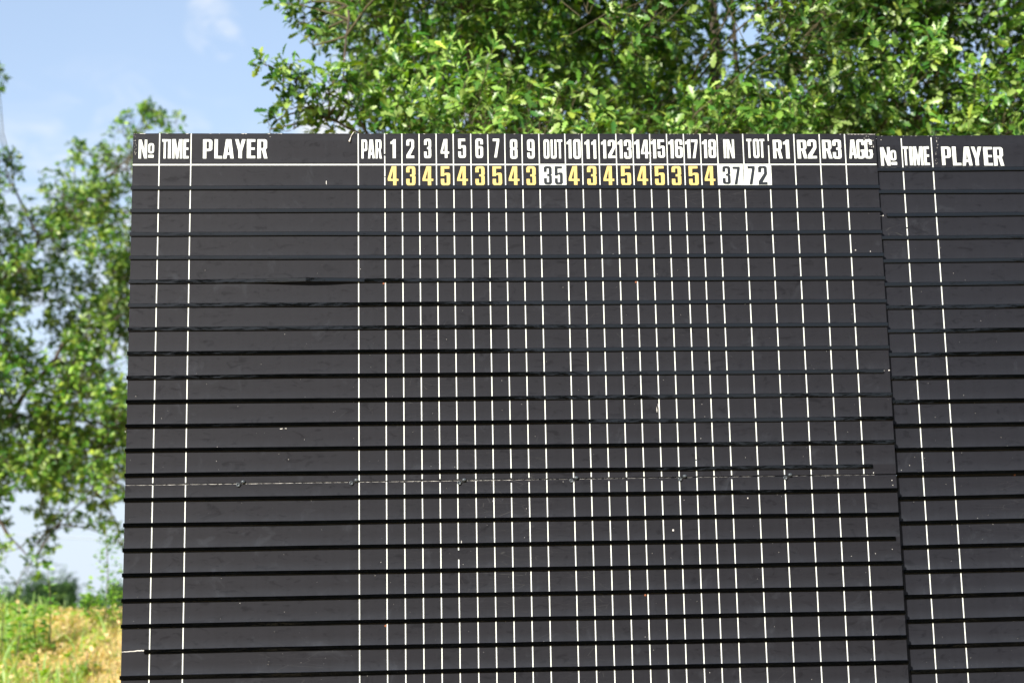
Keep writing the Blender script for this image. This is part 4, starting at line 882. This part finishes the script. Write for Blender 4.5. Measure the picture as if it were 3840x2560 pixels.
def weed(px, py, top_py, Yv, label, nleaf, lsz, seed, sat=(1.35, 1.5, 1.1), spread=.10):
    r = np.random.default_rng(seed); b = at(px, py, Yv); b[2] = float(ground_z(b[0], b[1])); tp = at(px + r.normal(0, 12), top_py, Yv); hgt = max(tp[2] - b[2], .15)
    root = thing('weed_plant', label, 'plant', tuple(b), 'weeds growing on the grassy bank')
    pth = np.array([(0, 0, -.02), (r.normal(0, .02), r.normal(0, .02), hgt * .5), (tp[0] - b[0], 0, hgt)]); t = np.linspace(0, 2, 9); pth = np.stack([np.interp(t, [0, 1, 2], pth[:, k]) for k in range(3)], 1)
    v, f = tube_vf(pth, np.linspace(.006, .002, 9), 5); link('stem', quick_mesh('stem', v, [f], M_BARK2), root)
    s = r.random(nleaf) ** .9; P = np.stack([np.interp(s * 8, range(9), pth[:, k]) for k in range(3)], 1); a = r.uniform(0, 6.28, nleaf)
    off = r.random(nleaf)[:, None] * spread * (1.15 - s)[:, None]; D = np.stack([np.cos(a), np.sin(a), r.uniform(-.1, .8, nleaf)], 1); P = P + D * off
    Nn = np.array([0, 0, 1]) + r.normal(0, .45, (nleaf, 3)) + SUNV * .4; tn = tints(nleaf, r, (.10, .28, .38, .22, .02)) * np.array(sat) * .8
    link('leaves', leaves_mesh('leaves', OVAL, P, D, Nn, r.uniform(*lsz, nleaf) * (1.15 - .5 * s), tn, M_GRASS), root)['kind'] = 'stuff'
weed(392, 2330, 1960, 7.0, 'tallest pale green weed spire on the crest beside the scoreboard edge', 300, (.032, .058), 1, spread=.20)
weed(425, 2340, 2190, 6.9, 'short bushy weed on the crest touching the scoreboard edge', 190, (.032, .055), 2, spread=.16)
weed(350, 2330, 2215, 7.1, 'low leafy weed on the crest just left of the tallest spire', 180, (.032, .055), 3, spread=.17)
weed(185, 2420, 2110, 6.4, 'tall thin weed stalk standing before the middle distant shrub', 60, (.05, .08), 4, (1.6, 1.8, 1.7), .07)
weed(140, 2440, 2260, 6.3, 'pale leafy weed left of the tall thin stalk', 60, (.06, .09), 5, (1.5, 1.7, 1.5), .12)
weed(60, 2460, 2270, 6.2, 'narrow weed near the left edge of the bank', 50, (.05, .09), 6, (1.4, 1.6, 1.3), .08)
weed(5, 2440, 2200, 6.3, 'weed cut by the left edge of the photo', 60, (.05, .09), 7, (1.4, 1.6, 1.3), .10)
weed(345, 2520, 2440, 5.8, 'small broad leaved weed in the straw near the scoreboard', 14, (.07, .11), 8, (1.2, 1.5, .9), .04)
weed(265, 2520, 2470, 5.8, 'bright green low weed in the middle of the straw', 14, (.06, .10), 9, (1.6, 1.6, .6), .04)
weed(150, 2545, 2490, 5.7, 'bright yellow green low weed at the bottom of the straw', 16, (.07, .11), 10, (1.7, 1.6, .5), .05)

# ------------------------------------------------------------------ wood behind the camera (seen mirrored in the rails)
r = np.random.default_rng(9); P = []
for adeg in np.arange(-70, 70, .85):
    a = math.radians(adeg + r.normal(0, .2)); d_ = r.uniform(38, 50); cx = .99 + d_ * math.sin(a); cy = 6.0 - d_ * math.cos(a)
    elev = np.interp(adeg, [-70, -9, -3.6, -2.4, 3.2, 3.9, 4.4, 5.8, 7.5, 9, 12, 16, 18, 20, 30, 70], [13, 11.2, 11.2, 12.6, 12.6, 11.2, 10.3, 9.2, 8.5, 7.4, 6.2, 6.6, 9.0, 10.6, 12, 14]) + r.normal(0, .25)
    H = 1.6 + d_ * math.tan(math.radians(elev)); Rw = r.uniform(.9, 1.5) if abs(adeg) < 25 else 2.4; m_ = 520
    q = r.normal(0, 1, (m_, 3)); q /= np.linalg.norm(q, axis=1)[:, None]; q *= (r.random(m_) ** .4)[:, None]
    q = np.array([cx, cy, H * .5]) + q * np.array([Rw, Rw, H * .5]); k = q[:, 2] < H * .55; q[k, :2] += r.normal(0, .8, (k.sum(), 2)); P.append(q)
P = np.concatenate(P); n = len(P)
o = link('wood', leaves_mesh('wood', OVAL, P, r.normal(0, 1, (n, 3)), r.normal(0, 1, (n, 3)), r.uniform(.5, 1.0, n), tints(n, r, (.5, .3, .2, 0, 0)) * .3, M_WOOD)); o['kind'] = 'stuff'
o['label'] = 'row of dark trees across the field facing the scoreboards'
